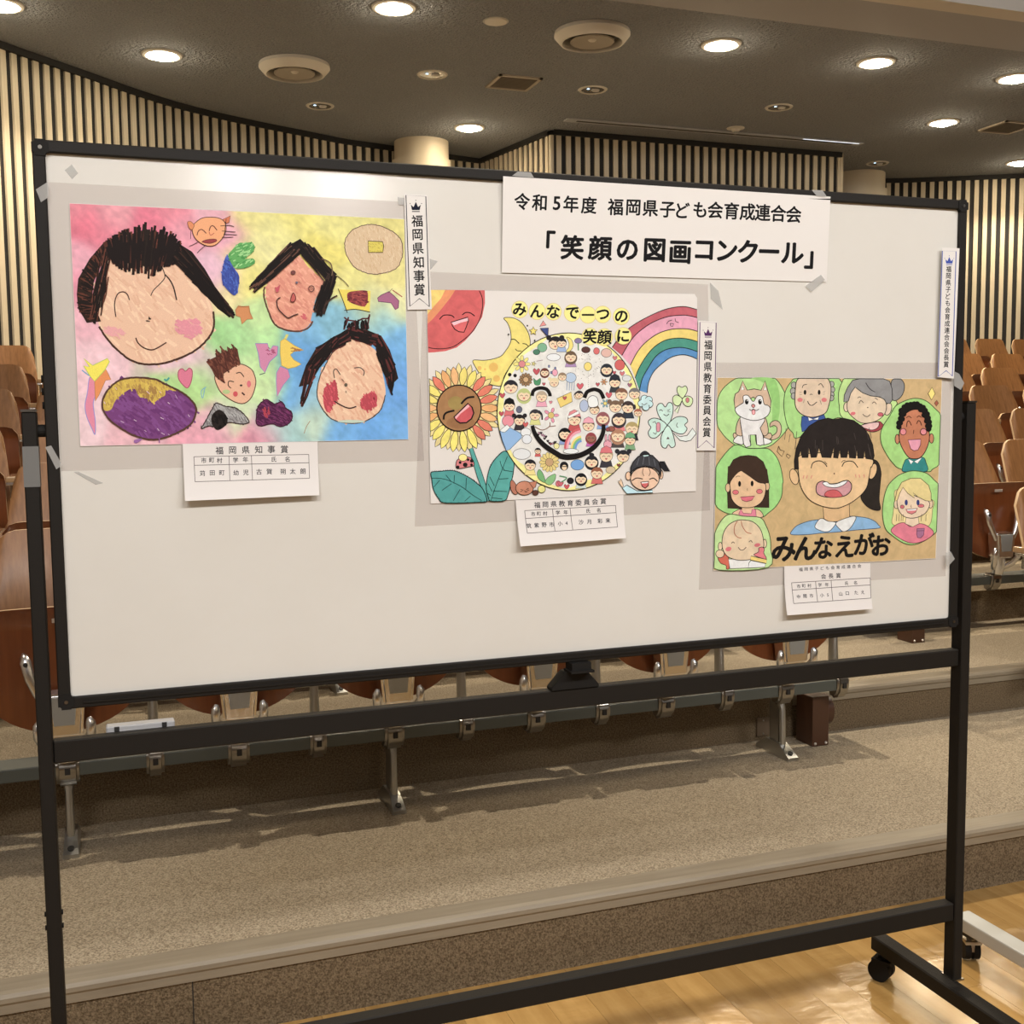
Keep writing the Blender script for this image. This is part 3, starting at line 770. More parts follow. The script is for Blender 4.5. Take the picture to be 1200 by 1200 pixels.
# ---- clear film pockets behind the drawings
def film_mat():
    m = bpy.data.materials.new('clear_film'); m.use_nodes = True; nt = m.node_tree; b = nt.nodes['Principled BSDF']
    b.inputs['Base Color'].default_value = (.62, .54, .51, 1); b.inputs['Roughness'].default_value = .35; b.inputs['Alpha'].default_value = .15
    return m
M_FILM = film_mat()
M_TAPE = bpy.data.materials.new('clear_tape'); M_TAPE.use_nodes = True
_b = M_TAPE.node_tree.nodes['Principled BSDF']; _b.inputs['Base Color'].default_value = (.62, .62, .60, 1); _b.inputs['Roughness'].default_value = .28; _b.inputs['Alpha'].default_value = .38
for c, lb, yy in (([(54, 213), (482, 237), (497, 540), (72, 552)], 'large clear film sheet behind the crayon drawing of faces', .0009),
              ([(497, 318), (830, 333), (832, 598), (486, 617)], 'clear film sheet behind the drawing with the smiling circle', .0006),
              ([(829, 425), (1116, 425), (1108, 675), (819, 691)], 'clear film sheet behind the tan drawing of the laughing girl', .0009)):
    s = Sheet('clear_film_sheet', c, yy, lb, 'film', 'clear film sheets', mt=M_FILM, th=.0002)
# ================= drawing 1
A1 = (80, 230, 6); B1 = (280, 230, 6); C1 = (80, 380, 6); D1 = (280, 380, 6)
d1 = Sheet('crayon_drawing', [(81.3, 238), (474, 256.5), (478.7, 515), (94, 523)], -.0002, 'large colourful crayon and watercolour drawing of smiling faces, top left', 'drawing', 'children\'s drawings')
W1 = [(90,245,222,120,130),(100,265,215,90,110),(130,252,225,140,145),(200,250,222,118,130),(180,265,216,98,118),(250,250,225,160,165),(270,275,225,150,165),(90,300,225,150,160),(95,340,222,130,145),(92,380,230,165,170),(95,420,235,185,185),(100,500,232,190,188),(150,510,230,170,172),(230,415,228,180,185),(250,432,225,185,190),(240,330,225,170,180),(262,320,222,170,180),(250,490,228,170,175),(310,512,220,130,145),(240,508,228,150,160),(120,270,220,110,125),(210,270,224,140,150),
 (290,255,222,205,120),(340,250,225,208,110),(400,265,222,208,120),(460,265,215,198,110),(290,330,228,210,110),(300,290,225,212,140),(385,300,225,205,95),(400,330,225,210,120),(470,320,222,205,120),(430,362,220,208,135),(465,360,225,215,150),(285,302,228,212,120),(320,270,226,212,130),(266,345,228,205,140),
 (300,370,190,215,140),(280,392,160,205,130),(310,400,175,215,140),(252,400,150,200,120),(240,440,165,210,125),(265,450,185,215,140),(300,440,195,220,150),(318,430,175,205,130),(230,460,170,205,120),(320,450,200,220,150),(270,480,205,215,165),
 (390,375,120,175,190),(360,388,105,165,195),(350,410,75,145,195),(340,430,75,148,200),(420,370,125,175,185),(450,375,140,190,195),(470,400,95,162,205),(468,450,80,148,205),(440,503,80,152,208),(400,503,90,160,210),(345,460,85,155,205),(365,470,150,190,195),(370,492,190,205,175),(340,505,160,195,185),(320,502,190,205,195),(390,460,120,178,205),(470,510,95,160,210),(455,420,85,155,205)]
d1.part('painted_background', M_WC)
NX, NZ = 72, 52
def wash(px, py):
    r = g = b = ws = 0
    for x, y, cr, cg, cb in W1:
        d = ((px-x)**2+(py-y)**2)/ (15*15); w_ = math.exp(-d)+1e-7/(1+d)
        r += cr*w_; g += cg*w_; b += cb*w_; ws += w_
    k = 1+.05*math.sin(px*.31+3*math.sin(py*.17))*math.sin(py*.27+2*math.sin(px*.12))
    return ca((min(255, r/ws*k), min(255, g/ws*k), min(255, b/ws*k)))
gp, gc = [], []
cs = [(81.6, 238.4), (473.6, 256.9), (478.3, 514.7), (94.3, 522.6)]
for j in range(NZ+1):
    for i in range(NX+1):
        u, v = i/NX, j/NZ
        p = tuple(cs[0][k]*(1-u)*(1-v)+cs[1][k]*u*(1-v)+cs[2][k]*u*v+cs[3][k]*(1-u)*v for k in (0, 1))
        gp.append(p); gc.append(wash(*p))
ff = [(j*(NX+1)+i, j*(NX+1)+i+1, (j+1)*(NX+1)+i+1, (j+1)*(NX+1)+i) for j in range(NZ) for i in range(NX)]
d1._add(gp, ff, [tuple(gc[k] for k in f) for f in ff], 1); d1.boxes.append((0, 600, 0, 600, 1))
# big face
d1.part('painted_large_face', M_CRAYON)
face1 = [(109,345),(113,370),(118,385),(128,400),(142,414),(155,423),(172,427),(190,426),(207,421),(225,413),(238,403),(247,392),(251,380),(250,365),(246,352),(238,335),(225,322),(210,310),(195,302),(175,300),(150,300),(130,303),(115,322)]
d1.fill(face1, (228,176,138)); d1.scribble(face1, 90, [(236,190,150), (222,166,128)], 2.4, .9, 16)
d1.rough([(116,383)]+face1[3:14], (75,45,32), 2.6, False, 3)
d1.scribble([(203,377),(232,375),(236,388),(222,397),(208,390)], 60, [(226,140,142), (222,128,136)], 2, .5, 9)
d1.scribble([(122,383),(144,384),(146,394),(133,397),(122,390)], 40, [(228,150,145)], 2, .5, 8)
d1.line(S(A1, '335 848 325 760 345 690 385 672 415 690 430 730'), (70,40,35), 1.1); d1.line(S(A1, '580 700 600 660 650 610 680 565 660 500'), (60,40,35), .9)
d1.line(S(A1, '680 550 715 590 740 640 755 700 762 730'), (60,40,35), 1.4); d1.scribble(S(A1, '550 850 575 850 580 890 550 890'), 8, [(50,35,30)], 1, .5, 3)
d1.line(S(C1, '475 95 490 130 530 165 580 180 620 170 690 128'), (80,45,35), 1.3)
d1.part('crayon_hair', M_CRAYON)
hl = S(A1, '300 440 230 490 180 600 170 680 190 780 230 880'); hl2 = S(A1, '250 325 150 440 70 580 60 690 70 790 130 890')
ht = S(A1, '250 330 320 290 380 265 470 225 550 200 610 235 680 240 760 300 800 360'); hb = S(A1, '300 440 330 480 380 500 440 520 500 520 560 550 620 520 680 480 740 480')
hr = S(A1, '740 470 800 520 900 620 985 720 1050 790 1130 850'); hr2 = S(A1, '790 340 870 390 960 510 1035 640 1110 740 1170 820')
d1.fill(hl+hl2[::-1], (48,30,22), sm=False); d1.fill(hr+hr2[::-1], (34,24,20), sm=False); d1.fill([(x, y+5) for x, y in ht]+[(x, y-7) for x, y in hb[::-1]], (58,32,22), sm=False)
d1.comb(ht, hb, 46, [(110,48,28), (38,26,20), (84,40,26), (30,20,18), (30,20,18)], 2.6, 1.6, .12)
d1.comb(hl2, hl, 50, [(95,45,28), (34,24,20)], 1.6, 1.5, .05)
d1.comb([hl2[0], hl[0]], [hl2[-1], hl[-1]], 16, [(100,48,30), (32,22,18)], 1.6, 4, .03)
d1.comb([hr[0], hr2[0]], [hr[-1], hr2[-1]], 30, [(30,22,18), (64,36,26), (26,18,16)], 2.2, 2, .05)
# cat
d1.part('painted_cat', M_CRAYON)
d1.fill(S(A1, '890 190 940 155 1000 148 1060 155 1100 185 1108 240 1080 300 1030 345 970 348 910 315 878 270 872 220'), (232,150,92), (70,40,30), .7)
d1.fill(S(A1, '1085 165 1140 138 1130 185 1110 192'), (205,100,50), (60,40,30), .5, False); d1.fill(S(A1, '838 185 860 178 885 205 870 235 850 225'), (215,120,60), (120,70,40), .5)
d1.line(S(A1, '905 275 915 245 940 235 970 262'), (90,30,30), .9); d1.line(S(A1, '990 245 1000 215 1020 210 1045 240'), (90,30,30), .9)
d1.line(S(A1, '990 250 1000 275 1025 260'), (190,80,50), .8); d1.fill(S(A1, '940 320 980 305 1035 303 1040 318 1000 332 960 328'), (150,40,45), (80,20,20), .5)
for s_ in ('1070 210 1130 205 1165 215', '1080 245 1175 252', '1090 268 1185 272', '1080 290 1160 288', '1110 160 1095 280', '960 350 930 375 905 400', '915 320 880 340 850 352', '862 240 860 300'): d1.line(S(A1, s_), (50,35,35), .6)
# earth
d1.part('painted_blue_earth', M_CRAYON)
e_ = S(A1, '1115 420 1090 480 1078 560 1090 620 1140 680 1175 695 1195 640 1200 560 1160 500'); d1.fill(e_, (28,62,150)); d1.scribble(e_, 40, [(35,85,175), (24,50,135)], 1.5, 1.2, 6)
g_ = S(A1, '1200 330 1150 380 1125 415 1150 480 1190 510 1260 500 1310 470 1300 440 1240 440 1290 400 1310 360 1290 325 1240 330'); d1.fill(g_, (85,160,75)); d1.scribble(g_, 30, [(60,140,60), (150,200,120)], 1.2, -.5, 6)
# second face (black roof hair)
d1.part('painted_black_haired_face', M_CRAYON)
f2 = S(B1, '425 425 330 480 230 570 195 625 190 700 205 780 245 880 300 925 370 945 440 940 490 910 510 850 540 720 600 600 540 545 480 490'); d1.fill(f2, (222,140,108)); d1.scribble(f2, 70, [(232,155,122), (214,125,98)], 2.2, .8, 10)
d1.rough(S(B1, '180 640 175 700 200 790 245 890 300 930 400 950 480 930 520 880'), (95,60,45), 2.0, False, 3)
for poly in ('80 620 240 450 360 340 430 300 440 390 340 440 210 550 110 660', '430 300 560 430 690 550 610 580 520 500 430 400', '640 560 690 560 640 700 580 850 520 800 560 690 610 600'):
    q = S(B1, poly); d1.fill(q, (30,24,22), sm=False)
d1.comb(S(B1, '75 630 110 680'), S(B1, '400 290 450 390'), 26, [(34,26,24), (100,62,45), (26,20,18)], 1.6, 2, .03)
d1.comb(S(B1, '420 390 480 310'), S(B1, '600 600 690 560'), 24, [(70,45,35), (26,20,18)], 1.6, 2, .05)
d1.comb(S(B1, '600 570 690 560'), S(B1, '520 800 590 850'), 26, [(60,40,32), (26,20,18)], 1.6, 2, .08)
d1.ell(*S(B1, '380 537')[0], 2.6, 2.2, (120,60,55), (90,50,45), .6); d1.ell(*S(B1, '508 650')[0], 3.2, 3.4, None, (100,50,45), .8); d1.line(S(B1, '495 648 525 652'), (100,50,45), .6)
d1.ell(*S(B1, '405 608')[0], 1.5, 1.5, (110,100,110)); d1.fill(S(B1, '382 680 398 715 385 742 362 738 368 705'), (190,70,60), (80,30,30), .8); d1.fill(S(B1, '290 620 268 640 250 640 262 680 280 668'), (190,60,75), sm=False)
d1.line(S(B1, '290 712 265 735 275 790 310 830 345 855 380 840 415 828'), (60,35,35), 1.1); d1.scribble(S(B1, '430 850 460 825 480 850 450 875'), 18, [(205,75,80)], 1.4, .4, 4)
d1.line(S(B1, '580 440 640 470 655 530 650 560'), (110,85,60), 1.2); d1.line(S(B1, '690 560 740 600 770 635'), (80,60,50), .7); d1.line(S(B1, '600 770 650 720 690 700'), (70,45,35), 1.6)
# doughnut
d1.part('painted_pancake', M_CRAYON)
q = S(B1, '750 300 790 245 850 212 930 198 1010 215 1090 255 1140 310 1153 380 1140 450 1110 505 1040 535 960 548 880 535 810 495 765 430 745 360'); d1.fill(q, (212,176,132)); d1.scribble(q, 90, [(204,164,118), (220,188,146)], 1.0, 1.3, 6); d1.rough(q, (90,60,55), 1.2, True, 1)
q = S(B1, '908 315 1010 320 1018 350 1010 395 910 395'); d1.fill(q, (214,190,60), (70,50,40), .9, False); d1.scribble(q, 20, [(190,160,50)], .8, .5, 3)
# toast and small purple shape
d1.part('painted_toast', M_CRAYON)
d1.fill(S(B1, '700 655 830 660 925 665 920 812 820 795 755 805'), (228,200,60), sm=False); q = S(B1, '765 680 830 665 900 668 905 740 880 775 820 762 770 735'); d1.fill(q, (140,45,45)); d1.scribble(q, 30, [(170,60,50), (110,30,40)], 1.2, .2, 5)
d1.line(S(B1, '697 650 730 730 762 820'), (60,45,35), .8); d1.line(S(B1, '740 803 820 795 922 815'), (60,45,35), .8)
d1.part('painted_purple_boot', M_CRAYON)
d1.fill(S(B1, '975 715 1000 695 1055 670 1090 700 1125 735 1120 785 1100 798 1070 750 980 740'), (165,90,120), (90,55,80), .7, False); d1.line(S(B1, '1080 660 1148 708'), (160,50,45), 1.0, False); d1.line(S(B1, '1050 680 1078 650'), (90,60,50), .5, False)
# star, hearts, spiky crown shapes
d1.part('painted_star', M_CRAYON); d1.fill(S(B1, '-25 800 -5 770 20 775 70 772 78 820 98 862 55 865 20 900 10 850 -20 840'), (205,125,60), (180,100,45), .5, False)
d1.part('painted_heart', M_CRAYON)
d1.fill(S(C1, '775 330 800 312 825 330 850 308 872 330 865 400 838 448 800 420 775 380'), (214,100,125), (165,50,80), .8)
d1.part('painted_heart#2', M_CRAYON); d1.fill(S(D1, '115 135 200 135 215 185 240 150 275 155 270 215 215 265 182 340 150 300 135 200'), (205,120,150), (110,120,175), .7, False); d1.scribble(S(D1, '190 170 240 160 260 200 200 220'), 10, [(165,65,100)], 1.2, .4, 5)
d1.part('painted_heart#3', M_CRAYON); d1.fill(S(D1, '290 295 345 318 360 370 310 430 268 510 262 400 265 340'), (205,115,145), (100,120,180), .6, False)
d1.part('painted_crown', M_CRAYON)
q = S(D1, '292 120 320 100 390 150 455 182 385 192 360 215 385 250 438 280 400 300 345 312 300 290 290 200'); d1.fill(q, (232,190,55), (190,150,60), .6, False); d1.scribble(S(D1, '370 160 455 182 380 192'), 14, [(170,100,40)], 1, .1, 5)
d1.fill(S(D1, '330 70 350 72 335 105 318 100'), (215,200,90), sm=False)
d1.part('painted_carrot_wand', M_CRAYON)
d1.fill(S(C1, '150 375 185 400 190 500 175 560 190 680 188 775 165 730 130 650 118 570 135 480'), (222,120,140), (130,125,190), .8)
d1.fill(S(C1, '185 400 262 310 280 345 300 390 262 395 215 500 190 540'), (225,125,45), (170,110,60), .5, False)
d1.fill(S(C1, '108 240 172 290 275 240 290 262 258 320 185 402 150 360 108 292 150 300'), (238,215,50), (170,190,70), .7, False); d1.line(S(C1, '95 322 148 362'), (90,150,180), 1.0, False)
# aubergine
d1.part('painted_purple_potato', M_CRAYON)
q = S(C1, '240 590 255 500 310 430 370 390 460 375 600 385 700 430 800 480 870 540 900 600 870 690 800 745 700 790 600 812 500 795 400 750 300 680')
d1.fill(q, (118,52,112)); d1.scribble(q, 110, [(106,42,102), (128,62,126)], 2.2, .7, 12)
y_ = S(C1, '250 600 255 500 310 430 370 390 460 375 600 385 690 420 760 470 690 460 680 500 640 520 595 555 560 520 500 510 460 450 380 490 330 540 300 600'); d1.fill(y_, (205,165,45)); d1.scribble(y_, 70, [(215,178,55), (185,140,48)], 1.6, 1.2, 6)
d1.scribble(S(C1, '470 440 620 440 600 540 500 510'), 40, [(165,118,46)], 1.6, 1.3, 7); d1.scribble(q, 14, [(225,190,200)], .6, .8, 5); d1.rough(q, (88,55,40), 2.2, True, 3)
d1.fill(S(C1, '470 810 520 805 485 835 462 830'), (150,90,150)); d1.line(S(C1, '640 800 640 835'), (150,80,140), 1.2, False)
d1.line(S(C1, '675 385 690 395 710 375'), (50,150,140), 1.6); d1.line(S(C1, '970 440 935 470 945 520 960 450'), (80,150,190), .7)
# spiky brown haired small face
d1.part('painted_spiky_haired_face', M_CRAYON)
q = S(C1, '1030 365 1100 330 1200 280 1280 310 1310 360 1318 420 1290 510 1240 555 1180 550 1110 510 1060 460'); d1.fill(q, (226,165,125), (90,60,40), .9)
h_ = S(C1, '970 260 1045 225 1035 180 1075 205 1075 165 1120 195 1115 155 1160 185 1150 140 1190 175 1200 230 1212 275 1150 310 1090 350 1095 415 1060 390 1030 365 1010 320'); d1.fill(h_, (96,46,30), sm=False); d1.scribble(h_, 50, [(120,60,38), (80,36,26)], 1.6, 1.1, 8)
d1.line(S(C1, '1165 405 1130 400 1125 430 1145 450'), (60,35,30), .9); d1.line(S(D1, '-20 345 10 340 35 370'), (60,35,30), .9); d1.ell(*S(C1, '1175 490')[0], 2.8, 3.2, (205,50,60)); d1.ell(*S(D1, '70 420')[0], 2.4, 4, (215,90,100)); d1.ell(*S(D1, '15 430')[0], 1.6, 1.2, (60,45,40)); d1.line(S(D1, '20 480 40 498'), (70,30,30), 1.6, False); d1.ell(*S(C1, '1110 475')[0], 4.5, 2.6, (175,190,120))
# onigiri and grape
d1.part('painted_grey_hut', M_CRAYON)
q = S(C1, '935 735 960 690 1010 600 1040 555 1100 575 1180 590 1240 640 1270 690 1200 700 1130 690 1060 725 990 715'); d1.fill(q, (150,142,135)); d1.scribble(q, 50, [(120,112,108), (175,168,160)], 1.2, .9, 7); d1.rough(q, (60,40,34), 1.6, True, 2)
q = S(C1, '1010 640 1060 600 1110 640 1115 700 1050 745 1010 700'); d1.fill(q, (40,32,28)); d1.scribble(q, 20, [(24,20,18)], 2, 1.2, 6)
d1.part('painted_purple_clump', M_CRAYON)
q = S(D1, '130 590 190 530 250 560 300 545 330 590 370 620 365 680 300 720 230 700 130 710'); d1.fill(q, (100,34,76)); d1.scribble(q, 80, [(120,40,90), (78,22,60)], 1.4, .5, 8); d1.scribble(S(D1, '170 590 210 590 215 650 170 650'), 12, [(170,30,55)], 1.4, 1.2, 6); d1.rough(q, (66,24,44), 1.2, True, 2)
# right lower face
d1.part('painted_rosy_face', M_CRAYON)
q = S(D1, '560 400 600 300 650 210 700 140 760 90 830 90 920 150 980 210 1005 320 1025 420 1030 500 1000 590 940 650 850 690 740 690 650 660 590 590 555 510'); d1.fill(q, (230,178,138)); d1.scribble(q, 80, [(238,192,152), (222,160,122)], 2.2, .9, 12)
d1.rough(S(D1, '690 150 650 210 600 300 560 400 550 510 590 600 650 665 740 692 850 692 940 655 1000 595 1030 500'), (80,58,48), 1.3, False, 2)
for pl in ('600 450 650 420 670 390 690 440 690 520 660 570 625 620 595 560', '860 530 900 490 965 490 965 560 900 605 860 580'):
    q = S(D1, pl); d1.fill(q, (196,46,62)); d1.scribble(q, 46, [(210,58,72), (180,36,54)], 1.4, 1.3, 9)
d1.line(S(D1, '672 380 665 330 685 315 712 355'), (60,45,45), .9); d1.line(S(D1, '810 308 850 305 880 330 875 362'), (60,45,45), .9); d1.ell(*S(D1, '752 427')[0], 2, 2.2, (100,85,65)); d1.line(S(D1, '670 540 720 570 775 590 825 578'), (60,35,35), 1.2)
d1.ell(*S(D1, '790 683')[0], 16, 1.8, (190,200,175))
d1.part('crayon_hair_with_red', M_CRAYON)
a_, b_2 = S(D1, '780 30 660 90 540 170 470 290 420 440 430 570'), S(D1, '790 120 690 150 610 220 560 320 500 420 450 580')
c_2, e_2 = S(D1, '780 20 900 40 1000 80 1060 180 1100 300 1120 380 1070 500'), S(D1, '800 100 890 100 960 160 1000 280 1030 380 1050 450 1075 495')
d1.fill(a_[:5]+b_2[:5][::-1], (50,32,26), sm=False); d1.fill(c_2[:6]+e_2[:6][::-1], (44,28,24), sm=False)
d1.comb([a_[0], b_2[0]], [a_[2], b_2[2]], 16, [(90,35,30), (30,22,20)], 2, 3, .1)
d1.comb([a_[1], b_2[1]], [a_[3], b_2[3]], 16, [(90,35,30), (30,22,20)], 2, 3, .15); d1.comb([a_[3], b_2[3]], [a_[5], b_2[5]], 9, [(120,45,35), (46,26,22)], 1.5, 2, .05)
d1.comb([c_2[0], e_2[0]], [c_2[2], e_2[2]], 16, [(95,35,30), (30,22,20)], 2, 3, .1); d1.comb([c_2[2], e_2[2]], [c_2[4], e_2[4]], 18, [(95,35,30), (30,22,20)], 2, 3, .1); d1.comb([c_2[4], e_2[4]], [c_2[6], e_2[6]], 12, [(100,40,35), (30,22,20)], 1.6, 2, .05)
d1.line(S(D1, '740 -50 760 -30 830 -20 870 -40 905 -40 920 -60'), (80,25,28), 1.6, False); d1.line(S(D1, '750 10 770 -50'), (80,25,28), 1.6, False); d1.line(S(D1, '900 30 918 -70'), (80,25,28), 1.6, False)
d1.comb(S(D1, '730 40 910 40'), S(D1, '750 -30 900 -30'), 18, [(80,30,28), (30,22,20)], 1.8, 2, .1)
d1.part('pencil_mark', M_CRAYON); d1.line(S(D1, '500 680 475 720 458 768'), (160,130,90), .7); d1.part('pencil_mark#2', M_CRAYON); d1.line(S(D1, '145 355 185 342'), (60,90,80), .8, False)
d1.done()
# ================= drawing 2
E_ = (495, 330, 7.5); F_ = (655, 330, 7.06); G_ = (495, 460, 7.5); H_ = (655, 460, 7.06)
d2 = Sheet('smile_circle_drawing', [(500, 339.5), (814, 344.5), (817, 349), (815.6, 575.5), (504.6, 590.4)], -.0006, 'white paper drawing with a huge smiling circle, sunflower and rainbow, centre', 'drawing', 'children\'s drawings')
d2.part('painted_red_sun', M_WC)
d2.fill(S(E_, '48 73 170 72 350 74 548 76 550 190 525 310 455 430 375 520 300 580 200 612 100 622 50 624 44 400'), (205,70,68), sm=False)
d2.fill(S(E_, '48 73 290 73 240 150 160 250 90 330 46 370'), (225,130,70), sm=False); d2.fill(S(E_, '48 73 200 73 165 145 95 225 44 290'), (235,195,90), sm=False)
d2.line(S(E_, '500 80 527 150 525 250 495 350 430 450 350 520 270 572 180 590 100 588 52 578'), BLK, .8)
d2.line(S(E_, '150 332 180 300 220 293 260 300 280 318'), BLK, 1.0); d2.line(S(E_, '350 293 380 272 420 275 460 303'), BLK, 1.0)
d2.fill(S(E_, '250 358 400 312 405 340 385 400 365 445 320 440 285 420 262 385'), (215,75,75), BLK, .9, False); d2.fill(S(E_, '257 360 398 318 401 345 340 360 277 386'), (235,180,180), sm=False)
d2.part('painted_moon', M_WC)
d2.fill(S(E_, '715 320 790 318 860 350 910 410 940 480 945 560 900 600 830 670 770 750 720 830 695 912 640 914 570 890 510 820 465 750 445 692 540 692 620 680 690 655 730 610 765 555 780 500 770 420 745 360'), (232,206,96), BLK, .7)
for x, y, r in ((625,752,40),(652,852,30),(502,760,18),(550,770,9)): d2.ell(*S(E_, f'{x} {y}')[0], r/7.5, r/7.5, (226,172,66))
d2.line(S(E_, '775 510 810 508 850 545'), BLK, .9); d2.line(S(E_, '880 545 910 550 935 572'), BLK, .8); d2.line(S(E_, '815 590 835 608 872 610'), BLK, .7)
d2.part('painted_sunflower', M_WC)
fx, fy = 537.7, 478.3
def petal(a, r0, r1, wd, col):
    ca_, sa = math.cos(a), math.sin(a)
    pts = []
    for t, ww in ((0, .25), (.3, .85), (.6, 1), (.85, .6), (1, 0), (.85, -.6), (.6, -1), (.3, -.85), (0, -.25)):
        r = r0+(r1-r0)*t; x, y = fx+ca_*r-sa*wd*ww, fy+(sa*r+ca_*wd*ww)*1.04
        pts.append((max(x, 501.0+(y-340)*.0185), y))
    d2.fill(pts, col, BLK, .6, False)
for i in range(22): petal(i*2*math.pi/22+.14, 24, 50+2*math.sin(i*2), 4.0, (232,205,130))
pc = [(232,160,84), (236,208,92), (222,104,70), (234,170,100), (238,214,92)]
for i in range(22):
    a = i*2*math.pi/22; col = pc[(i*3) % 5]
    if 0.4 < a < 1.0 or 5.4 < a < 6.1: col = (222,104,70)
    if 1.1 < a < 2.6: col = (240,216,92)
    petal(a, 25, 47+(3 if 1 < a < 2.2 else 0), 4.6, col)
d2.ell(fx, fy, 26, 27, (164,112,60), BLK, 1.3, n=32)
d2.ell(fx-4, fy-6, 9, 8, (158,128,60)); d2.ell(fx+2, fy+17, 17, 7, (152,100,54))
d2.line(S(G_, '340 100 365 70 400 45 455 38'), BLK, 2.0); d2.line(S(G_, '185 238 190 200 215 175 280 158'), BLK, 2.0)
d2.fill(S(G_, '275 218 400 95 435 130 450 180 430 230 385 265 330 268 300 250'), (204,60,66), BLK, 1.4, False); d2.fill(S(G_, '284 214 398 104 414 124 335 185 294 234'), (234,165,160), sm=False)
d2.part('painted_leaves', M_WC)
TEAL = (74,160,146)
d2.fill(S(G_, '410 495 440 485 520 700 603 953 560 953 480 740'), TEAL, (30,60,55), .7, False)
lf = S(G_, '77 702 160 692 260 685 340 710 430 760 480 800 530 850 565 950 510 963 200 970 140 930 95 850 80 760'); d2.fill(lf, (68,152,142), (25,45,42), .9)
lf2 = S(G_, '730 515 800 600 797 700 772 820 750 900 720 950 600 955 580 930 560 850 570 740 600 640 660 560'); d2.fill(lf2, TEAL, (25,45,42), .9)
for P_l in (lf, lf2):
    q = smooth_pts(P_l, True, 5)
    d2.strokes([[(x, y), (x+random.uniform(-.4, .9), y-1.2)] for x, y in q if y > 530], (25,35,32), .6)
for s_ in ('80 752 190 760 330 820 440 900 520 950', '205 725 250 780', '280 725 275 800', '385 750 380 850', '150 770 100 830', '255 800 170 860', '330 850 270 950', '420 910 370 955', '745 560 690 700 640 830 600 950', '680 600 695 650 720 680', '708 682 790 695', '670 760 755 755', '620 865 745 870', '612 925 700 935', '590 740 630 820', '575 800 610 870', '560 880 600 905'): d2.line(S(G_, s_), (25,50,48), .6)
d2.part('painted_ladybird', M_WC)
d2.fill(S(G_, '295 660 300 600 340 575 400 565 440 590 452 640 400 655 330 668'), (210,110,108), BLK, .7); d2.ell(*S(G_, '355 572')[0], 5, 4.2, (236,212,120), BLK, .5)
for x, y, r in ((310,655,14),(330,615,12),(375,635,20),(432,600,16),(400,590,12),(430,635,12)): d2.ell(*S(G_, f'{x} {y}')[0], r/7.5, r/7.5, (30,26,24))
d2.part('painted_rainbow', M_WC)
RB = ['440 545 500 460 580 385 700 310 850 240 960 212 1050 208 1143 232', '520 612 600 480 680 400 780 335 900 290 1020 278 1080 283 1144 298', '590 692 650 580 720 500 820 430 930 395 1030 390 1090 396 1146 412',
      '630 797 660 720 720 620 790 540 880 485 980 468 1070 475 1147 497', '665 902 690 800 740 710 800 620 880 565 980 545 1060 552 1147 580', '730 922 740 840 780 750 850 680 930 625 1020 605 1090 618 1140 640']
RC = [(186,72,82), (222,146,162), (232,198,92), (64,142,118), (62,128,176)]
for i, c in enumerate(RC):
    a = smooth_pts(S(F_, RB[i]), False); b = smooth_pts(S(F_, RB[i+1]), False); n = min(len(a), len(b))
    L = d2._layer(a+b); d2._add(a[:n]+b[:n], [(k, k+1, n+k+1, n+k) for k in range(n-1)], ca(c), L)
for s_ in RB: d2.line(S(F_, s_), BLK, .8)
for s_ in ('890 350 905 328 935 318', '960 305 965 330 990 340', '920 345 950 350 940 370 925 368 920 345'): d2.line(S(F_, s_), BLK, .6, False)
d2.part('painted_smile_circle', M_WC)
cx, cy = 666, 482.5
d2.ell(cx, cy, 83.7, 92.3, (240,224,132), None, n=64)
wp = [(cx+(79+2.2*math.sin(5*t)+1.8*math.sin(11*t+1))*math.cos(t), cy+(87+2.6*math.sin(7*t+2)+1.6*math.sin(13*t))*math.sin(t)) for t in [k*2*math.pi/72 for k in range(72)]]
d2.fill(wp, (226,216,202), sm=False)
d2.ell(cx, cy, 83.7, 92.3, None, BLK, .9, n=64)
d2.part('small_drawn_figures', M_INK, 'tiny doodled faces, hearts, flowers and animals filling the circle')
SK = (234,200,158)
def face(K, x, y, r, hair=(40,34,34), style=0, skin=SK, body=None, hat=None):
    px, py = S(K, f'{x} {y}')[0]; r = r/K[2]
    if body: d2.fill([(px-r*.7, py+r*.7), (px+r*.7, py+r*.7), (px+r*1.0, py+r*1.7), (px-r*1.0, py+r*1.7)], body, BLK, .35, False)
    if style in (1, 3): d2.ell(px, py+r*.15, r*1.12, r*1.15, hair)
    d2.ell(px, py, r*.95, r*.88, skin, BLK, .4, n=16)
    cap = [(px+r*1.02*math.cos(t), py-r*.05+r*1.02*math.sin(t)) for t in [math.pi+k*math.pi/10 for k in range(11)]]
    low = [(px+r*.9, py-r*.15), (px+r*.4, py-r*.42), (px, py-r*.3), (px-r*.4, py-r*.45), (px-r*.9, py-r*.15)]
    d2.fill(cap+low, hair, None, sm=False)
    if style == 2:
        for s in (-1, 1): d2.ell(px+s*r*.95, py-r*.85, r*.38, r*.38, hair)
    if style == 3: 
        d2.ell(px, py-r*1.15, r*.4, r*.32, hair)
    if hat: d2.fill([(px-r*.95, py-r*.45), (px-r*.7, py-r*1.15), (px, py-r*1.5), (px+r*.7, py-r*1.15), (px+r*.95, py-r*.45)], hat, BLK, .35, False)
    for s in (-1, 1): d2.line([(px+s*r*.6, py+r*.12), (px+s*r*.38, py-r*.06), (px+s*r*.15, py+r*.1)], BLK, .45, False)
    d2.fill([(px-r*.22, py+r*.32), (px+r*.22, py+r*.32), (px, py+r*.62)], (190,60,60), sm=False)
